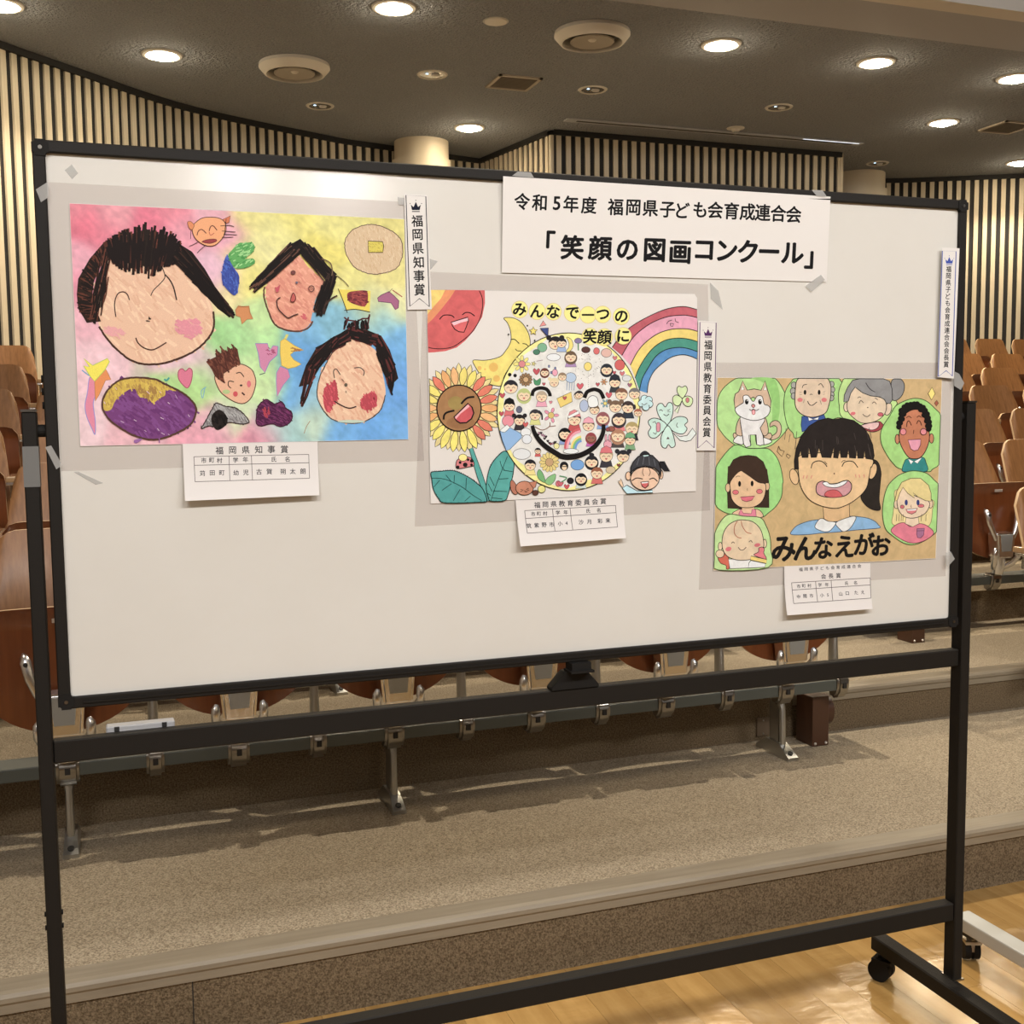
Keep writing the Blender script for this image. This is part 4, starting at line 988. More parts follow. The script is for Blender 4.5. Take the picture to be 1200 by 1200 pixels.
def heart(K, x, y, r, col=(190,60,70)):
    px, py = S(K, f'{x} {y}')[0]; r = r/K[2]
    d2.fill([(px, py+r), (px-r, py-.2*r), (px-.6*r, py-.9*r), (px, py-.4*r), (px+.6*r, py-.9*r), (px+r, py-.2*r)], col, BLK, .3)
def flower(K, x, y, r, col, mid, n=8):
    px, py = S(K, f'{x} {y}')[0]; r = r/K[2]
    for k in range(n):
        a = k*2*math.pi/n; d2.ell(px+math.cos(a)*r*.68, py+math.sin(a)*r*.68, r*.34, r*.2, col, BLK, .3, rot=a, n=8)
    d2.ell(px, py, r*.4, r*.4, mid, BLK, .3, n=12)
def blob(K, x, y, rx, ry, col, ol=BLK, rot=0, w=.4): d2.ell(*S(K, f'{x} {y}')[0], rx/K[2], ry/K[2], col, ol, w, rot, 16)
flower(E_, 872, 725, 75, (236,216,110), (214,120,120)); blob(E_, 1050, 580, 42, 40, (120,170,130)); blob(E_, 1000, 620, 30, 24, (70,120,90)); face(E_, 1165, 545, 60, style=2)
blob(E_, 1150, 665, 60, 32, (228,222,214)); flower(E_, 905, 862, 60, (150,110,70), (205,160,110), 12); heart(E_, 1000, 790, 30); d2.fill(S(E_, '975 850 1000 870 1035 850 1030 905 985 905'), (70,140,90), BLK, .3); face(E_, 1072, 800, 38, (110,50,40), 1)
face(E_, 775, 930, 62, (44,40,46), 0); blob(E_, 765, 818, 14, 14, (30,28,28)); blob(E_, 812, 826, 14, 14, (30,28,28)); face(E_, 890, 1000, 58, (186,188,110), 1); heart(E_, 700, 1000, 24); blob(E_, 1162, 800, 24, 30, (230,150,165)); face(E_, 1155, 890, 42, (226,200,150), 2); heart(E_, 1065, 900, 14)
flower(E_, 975, 722, 22, (236,216,110), (236,216,110), 5); d2.line(S(E_, '1000 700 1055 690'), (150,110,120), .6, False)
for x, y in ((1110,745),(1130,800),(1165,762)): blob(E_, x, y, 8, 12, (120,130,170))
face(G_, 762, 120, 50, (30,28,28), 0, hat=(26,24,24), body=(214,90,90)); heart(G_, 692, 185, 22); blob(G_, 750, 250, 52, 50, (226,128,136)); d2.fill(S(G_, '680 340 740 285 770 310 865 360 870 395 765 500 735 510 700 420'), (132,170,206), (60,90,120), .5, False); d2.fill(S(G_, '680 330 740 282 768 305 745 330 720 350 690 345'), (230,226,220), BLK, .4, False)
face(G_, 850, 245, 50, style=2, body=(60,50,52)); blob(G_, 848, 150, 26, 30, (96,96,112)); face(G_, 988, 200, 50, (60,54,56), 0, body=(214,206,120)); d2.line(S(G_, '1020 160 1045 190 1050 240'), (40,36,36), 1.6); face(G_, 1045, 40, 50, (186,160,130), 0, body=(228,150,165)); heart(G_, 1125, 85, 14, (220,120,130))
flower(G_, 1128, 200, 68, (224,132,152), (214,180,90), 5); d2.line(S(G_, '1118 260 1112 300 1050 330 985 300'), (120,70,40), .9); d2.line(S(G_, '1112 300 1170 292'), (120,70,40), .8, False)
blob(G_, 905, 350, 45, 38, (228,222,214)); blob(G_, 915, 410, 42, 40, (222,218,214)); heart(G_, 903, 280, 24, (204,70,66)); blob(G_, 870, 540, 78, 48, (222,216,208)); face(G_, 945, 640, 50, (40,36,38), 0, body=(232,206,120)); face(G_, 1012, 515, 28, body=(206,70,66)); flower(G_, 1112, 612, 88, (226,196,110), (196,150,100), 14)
d2.fill(S(G_, '1075 790 1020 760 1005 710 1025 675 1060 720'), (110,170,100), BLK, .4); d2.fill(S(G_, '1075 790 1100 745 1165 715 1160 770 1120 810'), (130,182,112), BLK, .4); blob(G_, 1190, 800, 22, 26, (206,90,100))
for i in range(14): heart(G_, 1010+i*13+random.uniform(-6, 6), 350+i*9+random.uniform(-28, 22), 11, random.choice([(150,50,60), (60,44,46), (180,120,140)]))
blob(G_, 1175, 470, 24, 26, (232,216,140)); 
face(F_, 95, 625, 48, (110,84,60), 1, body=(170,130,170)); blob(F_, 237, 703, 32, 36, (234,204,96))
for k in range(40):
    a = random.random()*6.28; r = random.uniform(58, 120); blob(F_, 237+math.cos(a)*r, 703+math.sin(a)*r, 3, 3, (120,110,100), None)
for y in range(740, 870, 16): blob(F_, 240, y, 2.5, 3, (120,110,100), None)
face(F_, 392, 730, 48, (44,48,54), 1); blob(F_, 500, 690, 42, 44, (206,76,70)); face(F_, 460, 835, 48, (40,44,50), 0, hat=(44,46,52), body=(60,60,62)); flower(F_, 370, 830, 28, (214,150,80), (206,130,70), 6); heart(F_, 318, 850, 16)
blob(F_, 95, 795, 46, 42, (176,190,204)); 
for k in range(4): d2.line(S(F_, f'{65+k*20} 830 {62+k*20} 900'), (120,140,165), .7, False)
heart(F_, 172, 865, 28, (206,70,80)); heart(F_, 410, 938, 26, (206,70,80)); face(F_, 515, 935, 52, (130,84,60), 0); face(F_, 622, 930, 48, (120,112,106), 0); blob(F_, 308, 575, 25, 28, (210,86,80)); blob(F_, 156, 490, 30, 22, (130,110,150)); d2.line(S(F_, '156 510 158 570'), (80,130,80), 1.2, False)
d2.fill(S(F_, '60 460 100 480 115 530 90 575 50 582 75 550 80 510'), (236,210,100), BLK, .4); face(F_, 18, 510, 42, (44,40,40), 0, body=(150,170,200)); blob(F_, 220, 565, 36, 26, (90,50,44)); blob(F_, 390, 590, 44, 36, (220,170,150)); heart(F_, 460, 632, 18, (206,100,100)); heart(F_, 520, 760, 20, (206,100,100)); blob(F_, 558, 800, 38, 26, (214,208,200)); heart(F_, 583, 855, 18, (160,90,110)); heart(F_, 455, 752, 14)
face(F_, 25, 790, 36, (150,120,90), 0); face(F_, 155, 945, 34, (50,44,44), 0)
d2.fill(S(H_, '-20 50 100 -5 108 75 10 125'), (232,196,90), BLK, .5, False); heart(H_, 45, 45, 16); face(H_, 165, 20, 34, (60,50,50), 0); face(H_, 125, 225, 56, (60,50,50), 0, hat=(222,120,120), body=(190,60,60)); d2.fill(S(H_, '70 195 160 150 165 175 80 215'), (236,230,224), BLK, .3, False)
blob(H_, 205, 110, 36, 50, (170,178,196)); face(H_, 292, 145, 42, (120,90,60), 0); d2.fill(S(H_, '250 120 235 60 260 30 290 28 315 50 318 110'), (234,230,224), BLK, .5); flower(H_, 380, 90, 36, (120,170,180), (232,204,96), 6); face(H_, 465, 120, 52, (120,90,66), 2); face(H_, 568, 125, 52, (66,52,48), 0, body=(50,56,66)); blob(H_, 620, 120, 12, 20, (60,50,50)); face(H_, 650, 170, 34, (170,90,60), 0)
face(H_, 360, 215, 52, (150,80,80), 1, body=(130,160,200)); face(H_, 492, 225, 55, (64,54,56), 1, body=(224,110,110)); face(H_, 600, 300, 55, (176,150,90), 0, body=(46,44,50)); face(H_, 242, 275, 50, (110,80,50), 0, hat=(228,150,160)); face(H_, 45, 345, 50, (24,24,24), 1, body=(130,150,190)); face(H_, 262, 375, 42, (150,50,54), 1, (150,96,70), body=(190,80,160))
for i, (c, r) in enumerate((((206,70,76), 150), ((232,150,160), 132), ((236,204,96), 92), ((120,180,110), 76), ((90,140,196), 60))):
    pts = [(190-r*math.cos(t)*.95, 465-r*math.sin(t)*1.1) for t in [k*1.45/6 for k in range(7)]]
    d2.line([S(H_, f'{x} {y}')[0] for x, y in pts], c, 2.3)
blob(H_, 95, 485, 64, 22, (230,226,220)); face(H_, 484, 360, 56, (176,120,84), 1, body=(80,70,66)); face(H_, 585, 395, 46, (80,76,60), 0, hat=(100,160,110), body=(120,160,110)); blob(H_, 400, 430, 34, 38, (226,150,160)); blob(H_, 385, 375, 9, 30, (226,150,160)); blob(H_, 415, 375, 9, 30, (226,150,160)); blob(H_, 430, 300, 30, 22, (150,80,60)); blob(H_, 400, 305, 16, 16, (150,60,60))
face(H_, 388, 525, 56, (176,150,110), 0, hat=(214,96,100), body=(60,56,60)); face(H_, 528, 530, 52, (46,44,46), 2); face(H_, 268, 575, 52, (40,38,40), 3); blob(H_, 150, 598, 56, 44, (96,150,200)); blob(H_, 40, 608, 34, 36, (30,28,30)); blob(H_, 42, 620, 22, 24, SK); d2.line(S(H_, '25 612 60 612'), BLK, .8, False); face(H_, 180, 715, 46, (30,30,32), 1, body=(200,206,190)); face(H_, 312, 670, 50, (150,84,50), 0, body=(206,90,80)); blob(H_, 425, 640, 40, 30, (206,180,140)); heart(H_, 490, 600, 14, (130,40,44))
heart(H_, 62, 778, 22, (206,60,66)); heart(H_, 10, 752, 24, (200,80,90)); blob(H_, 92, 730, 28, 26, (40,36,36)); d2.line(S(H_, '0 690 60 705 20 740'), (80,140,90), 1.2)
d2.part('thick_black_smile', M_INK, 'thick black brush smile and two arched eyes')
d2.line(S(E_, '962 1005 970 965 1000 942 1045 935 1090 948 1115 985 1118 1008'), (26,22,20), 3.6); d2.line(S(F_, '208 962 228 915 270 895 300 893 340 912 368 968'), (26,22,20), 3.8)
mp_ = S(G_, '962 290 980 350 1020 415 1085 478 1180 540')+S(H_, '20 528 90 534 180 515 270 465 330 400 362 325 364 265')
d2.line(mp_, (26,22,20), lambda t: 4.2+2.2*math.sin(math.pi*t))
d2.part('painted_lettering', M_INK, 'handwritten Japanese lettering on yellow discs')
for ch, x, y in (('み',609,362.7),('ん',629.4,364.7),('な',648.3,365.3),('で',670.6,366.8),('一',689,369),('つ',706.3,368.5),('の',728,370.8),('笑',691,394.4),('顔',708,395),('に',730,393.7)):
    d2.ell(x, y, 9.6, 10, (238,222,120), (214,180,110), .5); d2.text(ch, x, y, 17 if ch not in '一' else 15, off=.03, shear=.06)
d2.part('painted_star', M_INK)
st = [(x_*(1 if k % 2 == 0 else .45)) for k in range(10) for x_ in (1,)]
px, py = S(E_, '972 435')[0]; d2.fill([(px+5.2*(1 if k % 2 == 0 else .45)*math.sin(k*math.pi/5), py-5.2*(1 if k % 2 == 0 else .45)*math.cos(k*math.pi/5)) for k in range(10)], (234,206,90), BLK, .6, False)
d2.part('painted_triangle', M_INK); d2.fill(S(E_, '1030 395 1062 345 1088 382'), (226,130,120), BLK, .7, False); d2.part('painted_blue_fan', M_INK); d2.fill(S(E_, '1032 410 1105 408 1100 480 1085 470'), (50,66,120), BLK, .6, False)
for x, y in ((755,465),(922,388),(985,518)): d2.ell(*S(E_, f'{x} {y}')[0], .9, 1.1, BLK)
d2.part('painted_cloud', M_WC); 
for x, y in ((680,90),(705,50),(740,60),(745,95),(715,120)): d2.ell(*S(H_, f'{x} {y}')[0], 4.2, 4, (196,222,230), BLK, .6)
d2.ell(*S(H_, '708 82')[0], 6, 4.4, (200,224,232)); d2.line(S(H_, '680 90 700 102 725 88'), BLK, .6)
d2.part('painted_clovers', M_WC)
CV = (196,218,198)
for s_ in ('895 275 830 200 808 130 825 95 855 92 880 120 905 85 935 90 945 130 935 200', '895 275 950 215 1000 198 1050 208 1065 240 1040 268 1060 300 1030 340 980 338 930 310', '895 275 840 225 780 212 740 235 745 265 760 290 738 330 755 370 800 375 850 330', '895 275 850 350 842 410 855 450 885 460 905 430 930 455 960 440 955 390 930 310'): d2.fill(S(H_, s_), CV, BLK, .8)
d2.fill(S(H_, '945 335 1000 365 1060 355 1105 295 1135 340 1090 395 1050 405 1000 395'), (222,222,208), BLK, .7, False)
d2.line(S(H_, '830 150 845 142 858 155'), BLK, .7); d2.line(S(H_, '895 150 920 135 900 160 922 160'), BLK, .6, False); d2.line(S(H_, '865 180 890 192 910 178'), BLK, .7); d2.fill(S(H_, '808 255 835 255 835 315 808 320'), (214,130,140), BLK, .5); d2.line(S(H_, '980 250 972 275 985 290'), BLK, .6); d2.fill(S(H_, '888 385 902 365 915 385'), (80,50,50), sm=False); d2.line(S(H_, '775 250 795 240 800 260'), BLK, .6); d2.line(S(H_, '780 330 800 345 805 325'), BLK, .6)
CV2 = (206,218,158)
d2.fill(S(F_, '1020 965 985 930 975 890 990 865 1018 875 1045 862 1062 890 1050 930'), CV2, BLK, .7)
for s_ in ('1018 50 975 20 945 35 940 70 955 100 985 110 1010 85', '1020 50 1060 28 1100 45 1105 80 1085 112 1050 112 1025 85'): d2.fill(S(H_, s_), CV2, BLK, .7)
d2.fill(S(H_, '1015 70 980 172 955 152 1000 100'), (216,220,180), BLK, .6, False); d2.ell(*S(H_, '1062 62')[0], 2, 3, (206,110,110), BLK, .4)
d2.part('painted_waving_girl', M_WC)
d2.ell(*S(H_, '572 690')[0], 3.2, 5, (228,180,140), BLK, .7); d2.ell(*S(H_, '845 680')[0], 2.4, 5.2, (228,180,140), BLK, .7); d2.fill(S(H_, '520 790 560 765 640 812 700 815 770 805 773 828 560 838'), (186,216,222), BLK, .8, False)
d2.ell(*S(H_, '708 712')[0], 16.8, 13.6, (228,182,146), BLK, .8, n=28)
d2.fill(S(H_, '670 520 690 490 720 487 748 518'), (48,46,48), BLK, .6); d2.fill(S(H_, '830 570 870 570 890 610 918 652 870 650 838 618'), (40,38,40), BLK, .6, False)
d2.fill(S(H_, '588 690 590 620 610 575 650 530 700 508 770 520 820 570 842 640 838 700 825 655 785 622 710 608 640 622 600 652'), (62,60,62), BLK, .9, False); d2.fill(S(H_, '690 520 740 515 735 525 700 530'), (190,214,206), sm=False)
for s_ in ('660 540 640 600', '700 530 690 595', '740 530 745 600', '780 550 795 610'): d2.line(S(H_, s_), (110,108,110), .5, False)
d2.line(S(H_, '600 730 640 707 690 715'), BLK, 1.0); d2.line(S(H_, '745 718 780 708 812 735'), BLK, 1.0); d2.fill(S(H_, '672 742 740 735 735 770 710 792 685 775'), (206,80,76), BLK, 1.0, False); d2.fill(S(H_, '680 743 734 738 732 748 684 752'), (236,228,222), sm=False)
d2.line(S(H_, '695 625 688 660 700 690'), (110,70,50), .6); d2.line(S(H_, '740 625 752 660 740 690'), (110,70,50), .6); d2.fill(S(H_, '520 785 495 750 488 728 502 735 508 712 518 730 530 770'), (230,190,150), BLK, .5, False)
d2.part('painted_brown_dog', M_WC)
d2.fill(S(G_, '830 830 790 770 770 790 775 850 800 890 830 890'), (180,104,74), BLK, .6); d2.ell(*S(G_, '895 840')[0], 10.5, 8.2, (196,120,84), BLK, .7); d2.fill(S(G_, '935 790 1005 775 990 830 970 840'), (190,112,78), BLK, .6, False); d2.ell(*S(G_, '990 880')[0], 3.6, 3, (96,54,40), BLK, .5)
d2.ell(*S(G_, '1045 848')[0], 4.4, 4.4, (230,216,120), BLK, .6)
for s_ in ('858 850 885 855 858 872', '930 840 908 852 935 858', '895 860 905 875 918 868'): d2.line(S(G_, s_), BLK, .6, False)
d2.done()
# ================= drawing 3
I_ = (830, 435, 8.571); J_ = (970, 435, 8.571); K_ = (830, 550, 8.571); L_ = (970, 550, 8.571)
c3 = [(840.5, 442.3), (1104.2, 443.8), (1096.7, 654.5), (835.9, 668.8)]
d3 = Sheet('laughing_girl_drawing', c3, -.0006, 'tan watercolour of a laughing black-haired girl among seven green ovals, right', 'drawing', 'children\'s drawings')
d3.part('painted_background', M_WC)
d3.fill([(841, 442.7), (1103.8, 444.2), (1096.3, 654.1), (836.3, 668.3)], (200,162,104), sm=False)
TOPL = lambda y: 443.4
def clipb(pts, x0=837.3, x1=None, y0=443.4):
    out = []
    for x, y in pts:
        lx = 840.6-(y-442)*.0203+.4; rx = 1104-(y-443)*.0356-.4
        out.append((min(max(x, lx), rx), max(y, 442.9+(x-840)*.0055)))
    return out
def oval(pts, c1, c2=None):
    p = clipb(smooth_pts(pts)); d3.fill(p, c1, sm=False)
    d3.line(p, (60,80,40), .8, False, True)
GR = (160,204,112); GR2 = (180,208,130)
def wcblob(cx, cy, rx, ry, col): d3.ell(cx, cy, rx, ry, col, None)
d3.part('painted_dog_in_oval', M_WC)
oval(S(I_, '90 530 85 330 130 200 220 110 330 50 450 30 600 40 690 90 765 210 800 330 805 480 800 570 700 690 600 760 450 775 300 755 200 690 130 610'), (170,208,122))
d3.fill(S(I_, '430 70 640 70 700 160 720 320 700 500 640 560 640 300 560 120'), (140,192,96)); 
d3.fill(S(I_, '620 560 625 520 670 495 715 515 735 580 710 660 640 690 630 660 680 620 690 570 660 545'), (206,170,136), BLK, .7)
for s in ('300 640 260 620 250 650 275 690 330 680', '560 650 620 620 640 660 600 690 570 680'): d3.fill(S(I_, s), (206,170,136), BLK, .7)
d3.fill(S(I_, '250 705 290 650 340 640 350 730 300 730', ), (228,220,208), BLK, .7); d3.fill(S(I_, '550 670 600 680 638 705 600 730 540 735'), (228,220,208), BLK, .7)
d3.fill(S(I_, '325 460 290 520 275 600 290 640 345 640 345 500'), (206,170,136), BLK, .7); d3.fill(S(I_, '570 470 595 540 600 620 560 650 525 590 520 520'), (206,170,136), BLK, .7)
d3.fill(S(I_, '320 460 560 470 565 500 520 570 550 650 558 735 520 748 485 735 480 640 420 640 425 750 380 765 355 735 335 600 322 520'), (224,214,204), BLK, .8, False)
d3.line(S(I_, '408 640 412 690 430 740'), BLK, .6); d3.line(S(I_, '472 635 475 690 485 740'), BLK, .6)
d3.fill(S(I_, '305 205 345 98 390 190 460 178 530 192 570 98 600 205 630 300 622 380 560 330 450 260 330 330 268 375 258 290 270 230'), (206,168,134), BLK, .8, False)
d3.fill(S(I_, '268 375 330 330 352 310 350 250 400 245 450 305 490 250 540 255 560 330 600 345 622 380 600 440 540 480 450 495 350 470 290 430'), (226,218,208), BLK, .7)
d3.fill(S(I_, '325 190 343 140 362 185'), (228,218,205), BLK, .4, False); d3.fill(S(I_, '552 190 572 145 588 190'), (228,218,205), BLK, .4, False)
for x in (385, 518): d3.ell(*S(I_, f'{x} 308')[0], 2.1, 3.1, (20,18,18)); d3.ell(*S(I_, f'{x+5} 295')[0], .6, .8, (235,230,225))
d3.fill(S(I_, '432 345 450 330 468 345 452 368'), (206,120,110), BLK, .6); d3.line(S(I_, '410 382 432 395 450 380 480 395 508 380'), BLK, .7); d3.fill(S(I_, '438 395 465 392 468 425 452 436 440 425'), (232,150,150), (150,70,60), .6)
d3.part('painted_grandfather_in_oval', M_WC)
oval(S(I_, '905 668 850 620 800 560 770 450 758 330 775 200 830 110 900 70')+S(J_, '60 55 125 90 155 160 150 300 140 400 150 470 60 480'), GR)
d3.fill(S(I_, '940 455 1000 445 1160 430 1178 480 1170 520 1060 560 940 610 932 540'), (34,74,140), (20,34,70), .7, False); d3.fill(S(I_, '1002 460 1050 480 1110 458 1100 490 1055 485 1010 500'), (230,224,216), BLK, .5, False)
for x, y in ((858,140),(850,200),(858,250)): d3.ell(*S(I_, f'{x} {y}')[0], 3.2, 3.8, (168,160,148), BLK, .6)
for x, y in ((38,130),(45,185),(38,235),(35,270)): d3.ell(*S(J_, f'{x} {y}')[0], 3.0, 3.4, (168,160,148), BLK, .6)
hd = clipb(smooth_pts(S(I_, '890 90 872 200 870 330 900 400 960 445 1040 462 1110 450')+S(J_, '-20 415 10 340 28 250 30 150 10 90 -20 60 -60 50')+S(I_, '960 60'))); d3.fill(hd, (216,184,150), sm=False); d3.line(hd, BLK, .8, False, True)
for x in (970, 1112): d3.ell(*S(I_, f'{x} 212')[0], 1.6, 2.9, (24,20,18))
for x in (920, 1162): d3.ell(*S(I_, f'{x} 288')[0], 3.2, 2.5, (214,104,100))
d3.line(S(I_, '942 168 955 140 990 132'), BLK, .7); d3.line(S(I_, '1105 140 1130 125 1158 165'), BLK, .7); d3.line(S(I_, '995 300 1015 335 1045 342 1090 308'), BLK, .8); d3.line(S(I_, '1018 238 1032 230 1045 238'), BLK, .6); d3.line(S(I_, '962 285 955 320'), (130,100,80), .5, False); d3.line(S(I_, '1120 290 1135 335'), (130,100,80), .5, False)
for y in (210, 232): d3.line(S(I_, f'915 {y} 938 {y+3}'), (130,100,80), .4, False); d3.line(S(I_, f'1150 {y} 1172 {y-3}'), (130,100,80), .4, False)
d3.part('painted_grandmother_in_oval', M_WC)
oval(S(J_, '150 470 115 350 108 220 140 120 200 60 500 50 680 290 690 340 640 460 560 550 500 600 400 600'), (184,212,124))
d3.fill(S(J_, '340 540 500 505 540 520 558 555 510 595 440 608 385 590'), (160,40,50), (80,20,30), .7); d3.fill(S(J_, '330 545 500 510 505 560 450 590 380 575'), (228,180,170), BLK, .6)
d3.ell(*S(J_, '185 360')[0], 3.0, 5.5, (222,192,158), BLK, .7); d3.ell(*S(J_, '605 380')[0], 4.0, 7.5, (222,192,158), BLK, .7, .25)
q = clipb(smooth_pts(S(J_, '200 400 195 310 215 220 275 150 350 215 480 250 560 280 588 340 575 420 520 480 440 515 340 520 260 470'))); d3.fill(q, (220,190,154), sm=False); d3.line(q, BLK, .7, False, True)
q = clipb(smooth_pts(S(J_, '640 100 700 60 760 110 768 180 740 250 690 292 650 285 640 200'))); d3.fill(q, (138,132,126), sm=False); d3.line(q, (50,46,44), .8, False, True)
q = clipb(S(J_, '160 310 165 240 200 160 250 90 320 60 420 40 560 50 620 100 645 180 648 290 620 325 585 320 570 285 520 258 430 248 350 218 300 180 272 160 230 220 205 300')); d3.fill(q, (142,136,130), (56,52,50), .8, False); d3.line(S(J_, '380 115 400 150 430 185 475 210'), (60,56,54), .8)
d3.line(S(J_, '312 325 330 295 358 318'), (70,50,40), .7); d3.line(S(J_, '445 325 465 308 488 330'), (70,50,40), .7); d3.line(S(J_, '298 270 315 258 333 265'), (90,70,60), .7); d3.line(S(J_, '470 272 485 275 500 288'), (90,70,60), .7); d3.line(S(J_, '350 430 370 450 400 455 425 435'), (70,50,40), .7); d3.ell(*S(J_, '400 365')[0], .8, .7, (60,40,36))
d3.ell(*S(J_, '252 425')[0], 3, 2, (210,90,94), None, rot=-.2); d3.ell(*S(J_, '528 434')[0], 3.2, 2.2, (196,70,84), BLK, .4)
d3.part('painted_curly_haired_boy_in_oval', M_WC)
oval(S(J_, '740 985 650 920 580 820 535 720 530 620 560 540 620 450 680 350 780 295 880 272 980 295 1070 370 1160 480 1170 700 1140 910 1050 985 1000 1010'), (156,202,106))
d3.fill(S(J_, '745 985 765 920 800 880 950 865 985 920 998 1000 870 1015 760 1008'), (30,132,124), (16,60,60), .7); d3.fill(S(J_, '805 880 860 905 832 935'), (232,226,218), BLK, .4, False); d3.fill(S(J_, '865 905 945 865 900 928'), (232,226,218), BLK, .4, False)
d3.ell(*S(J_, '697 682')[0], 2.6, 5.6, (196,118,76), BLK, .7); d3.ell(*S(J_, '1040 675')[0], 2.6, 5.6, (196,118,76), BLK, .7)
d3.fill(S(J_, '725 560 760 450 830 395 900 385 950 420 980 500 1015 600 1015 700 980 800 930 865 870 880 810 865 750 780 715 680'), (190,108,66), BLK, .8)
d3.fill(S(J_, '715 540 725 430 790 345 900 335 980 380 1015 480 1012 560 985 500 955 430 900 388 820 395 765 450 740 520'), (26,22,20))
for x, y in ((712,560),(712,520),(728,475),(735,430),(735,395),(765,360),(795,340),(830,335),(865,330),(895,330),(925,350),(955,365),(975,395),(995,430),(1005,470),(1015,510),(1018,550),(1010,580),(770,400),(820,365),(880,360),(930,385),(965,440),(990,500),(1000,550),(760,430),(745,480),(725,520)): d3.ell(*S(J_, f'{x} {y}')[0], 3.3, 3.3, (26,22,20), n=12)
for x in (755, 957): d3.ell(*S(J_, f'{x} 608')[0], 3.6, 3.8, (222,122,124), BLK, .6)
d3.line(S(J_, '790 560 795 515 815 500 838 545'), (80,36,20), .9); d3.line(S(J_, '890 530 905 498 925 505 940 545'), (80,36,20), .9); d3.line(S(J_, '785 470 810 452 838 470'), (80,36,20), .7); d3.line(S(J_, '890 465 912 448 935 465'), (80,36,20), .7); d3.line(S(J_, '862 590 858 630'), (90,44,26), .7, False)
d3.fill(S(J_, '803 690 932 682 930 740 905 790 865 800 830 780'), (222,140,156), (80,30,36), .7, False)
d3.part('painted_dark_haired_girl_in_oval', M_WC)
oval(S(I_, '255 745 400 775 560 775 620 790 690 870 730 980 750 1100')+S(K_, '745 150 735 270 680 370 600 440 540 480 400 488 220 450 140 420 80 370 60 280 70 60 90 -50'), (150,204,110))
q = S(I_, '195 1028 205 970 250 890 320 855 400 845 480 855 550 910 590 1010')+S(K_, '605 120 608 385 480 380 320 395 195 390 190 200'); d3.fill(q, (62,42,30), (30,20,14), .6, False)
d3.fill(S(K_, '240 450 300 405 330 400 450 395 520 415 545 478 400 482'), (222,176,136), BLK, .6); d3.fill(S(K_, '305 445 325 400 350 440 430 445 440 398 475 405 480 478 400 484 310 465'), (216,110,130), (120,50,70), .5, False)
d3.ell(*S(K_, '195 185')[0], 2.8, 5.2, (222,176,128), BLK, .6); d3.ell(*S(K_, '590 170')[0], 2.8, 4.8, (222,176,128), BLK, .6); d3.fill(S(K_, '335 370 455 365 460 400 340 405'), (218,170,122), sm=False)
d3.fill(S(K_, '222 120 320 15 400 60 500 130 572 150 568 250 530 330 460 375 380 385 300 370 235 300 220 200'), (222,176,128), BLK, .7)
d3.fill(S(K_, '190 150 195 -30 320 -60 480 -70 590 0 605 140 520 135 430 85 320 10 260 70'), (62,42,30), sm=False)
for x, y in ((312,145),(438,142)): d3.ell(*S(K_, f'{x} {y}')[0], 1.7, 3.3, (24,18,16))
for x, y in ((272,230),(512,222)): d3.ell(*S(K_, f'{x} {y}')[0], 3.5, 2.6, (216,90,96), (120,50,50), .5)
d3.fill(S(K_, '320 278 465 268 435 310 380 325 340 312'), (218,90,106), (100,30,40), .6, False); d3.line(S(K_, '390 190 390 215'), (130,80,50), .5, False); d3.line(S(K_, '275 80 290 68 318 70'), (70,50,36), .5)
d3.part('painted_baby_in_oval', M_WC)
oval(S(K_, '215 450 350 470 520 485 580 570 618 680 625 800 600 985 100 1010 60 900 55 700 80 600 140 500'), (186,212,134))
d3.fill(S(K_, '95 880 140 840 200 880 210 990 180 1000 175 965 120 940'), (204,82,50), BLK, .6); d3.fill(S(K_, '200 900 420 905 400 990 215 998'), (228,220,210), BLK, .6, False)
d3.ell(*S(K_, '118 775')[0], 2.4, 5, (222,190,150), BLK, .6); d3.ell(*S(K_, '565 745')[0], 2.2, 5, (222,190,150), BLK, .6)
d3.fill(S(K_, '135 740 150 640 200 560 280 515 360 508 450 530 520 600 550 700 550 800 500 870 420 905 300 912 200 880 150 820'), (222,190,150), BLK, .7)
d3.line(S(K_, '290 520 262 570 260 640 290 680 330 690'), (176,90,50), .8); d3.line(S(K_, '328 518 340 570 380 630 430 645'), (176,90,50), .8); d3.line(S(K_, '230 745 245 728 262 742'), (80,60,50), .7); d3.line(S(K_, '405 730 425 715 440 735'), (80,60,50), .7); d3.line(S(K_, '298 782 320 808 350 808 378 780'), (80,50,44), .7)
d3.ell(*S(K_, '200 800')[0], 3.6, 2.6, (212,96,100), None, rot=-.3); d3.ell(*S(K_, '490 760')[0], 3.6, 2.2, (212,96,100), None, rot=-.2); d3.ell(*S(K_, '115 848')[0], 5, 4.6, (222,190,150), BLK, .6)
d3.fill(S(K_, '455 860 500 830 505 790 540 780 560 800 555 840 580 890 560 900'), (218,104,110), BLK, .6); d3.fill(S(K_, '425 870 585 905 580 945 420 910'), (232,196,96), BLK, .6, False); d3.fill(S(K_, '425 915 570 945 565 982 400 990 405 940'), (230,224,216), BLK, .6, False)
d3.part('painted_blonde_girl_in_oval', M_WC)
oval(S(L_, '740 45 850 15 980 35 1060 100 1140 210 1130 480 1110 600 1000 700 870 755 760 740 640 660 575 590 548 450 560 300 600 170 670 90'), (160,206,112))
d3.fill(S(L_, '670 320 700 200 1040 300 1050 400 1020 560 900 560 660 560 655 440'), (224,198,130), (120,100,60), .5); d3.fill(S(L_, '635 625 680 560 760 535 830 575 920 545 1000 570 1062 640 980 710 860 742 750 710'), (218,104,122), (120,50,60), .7)
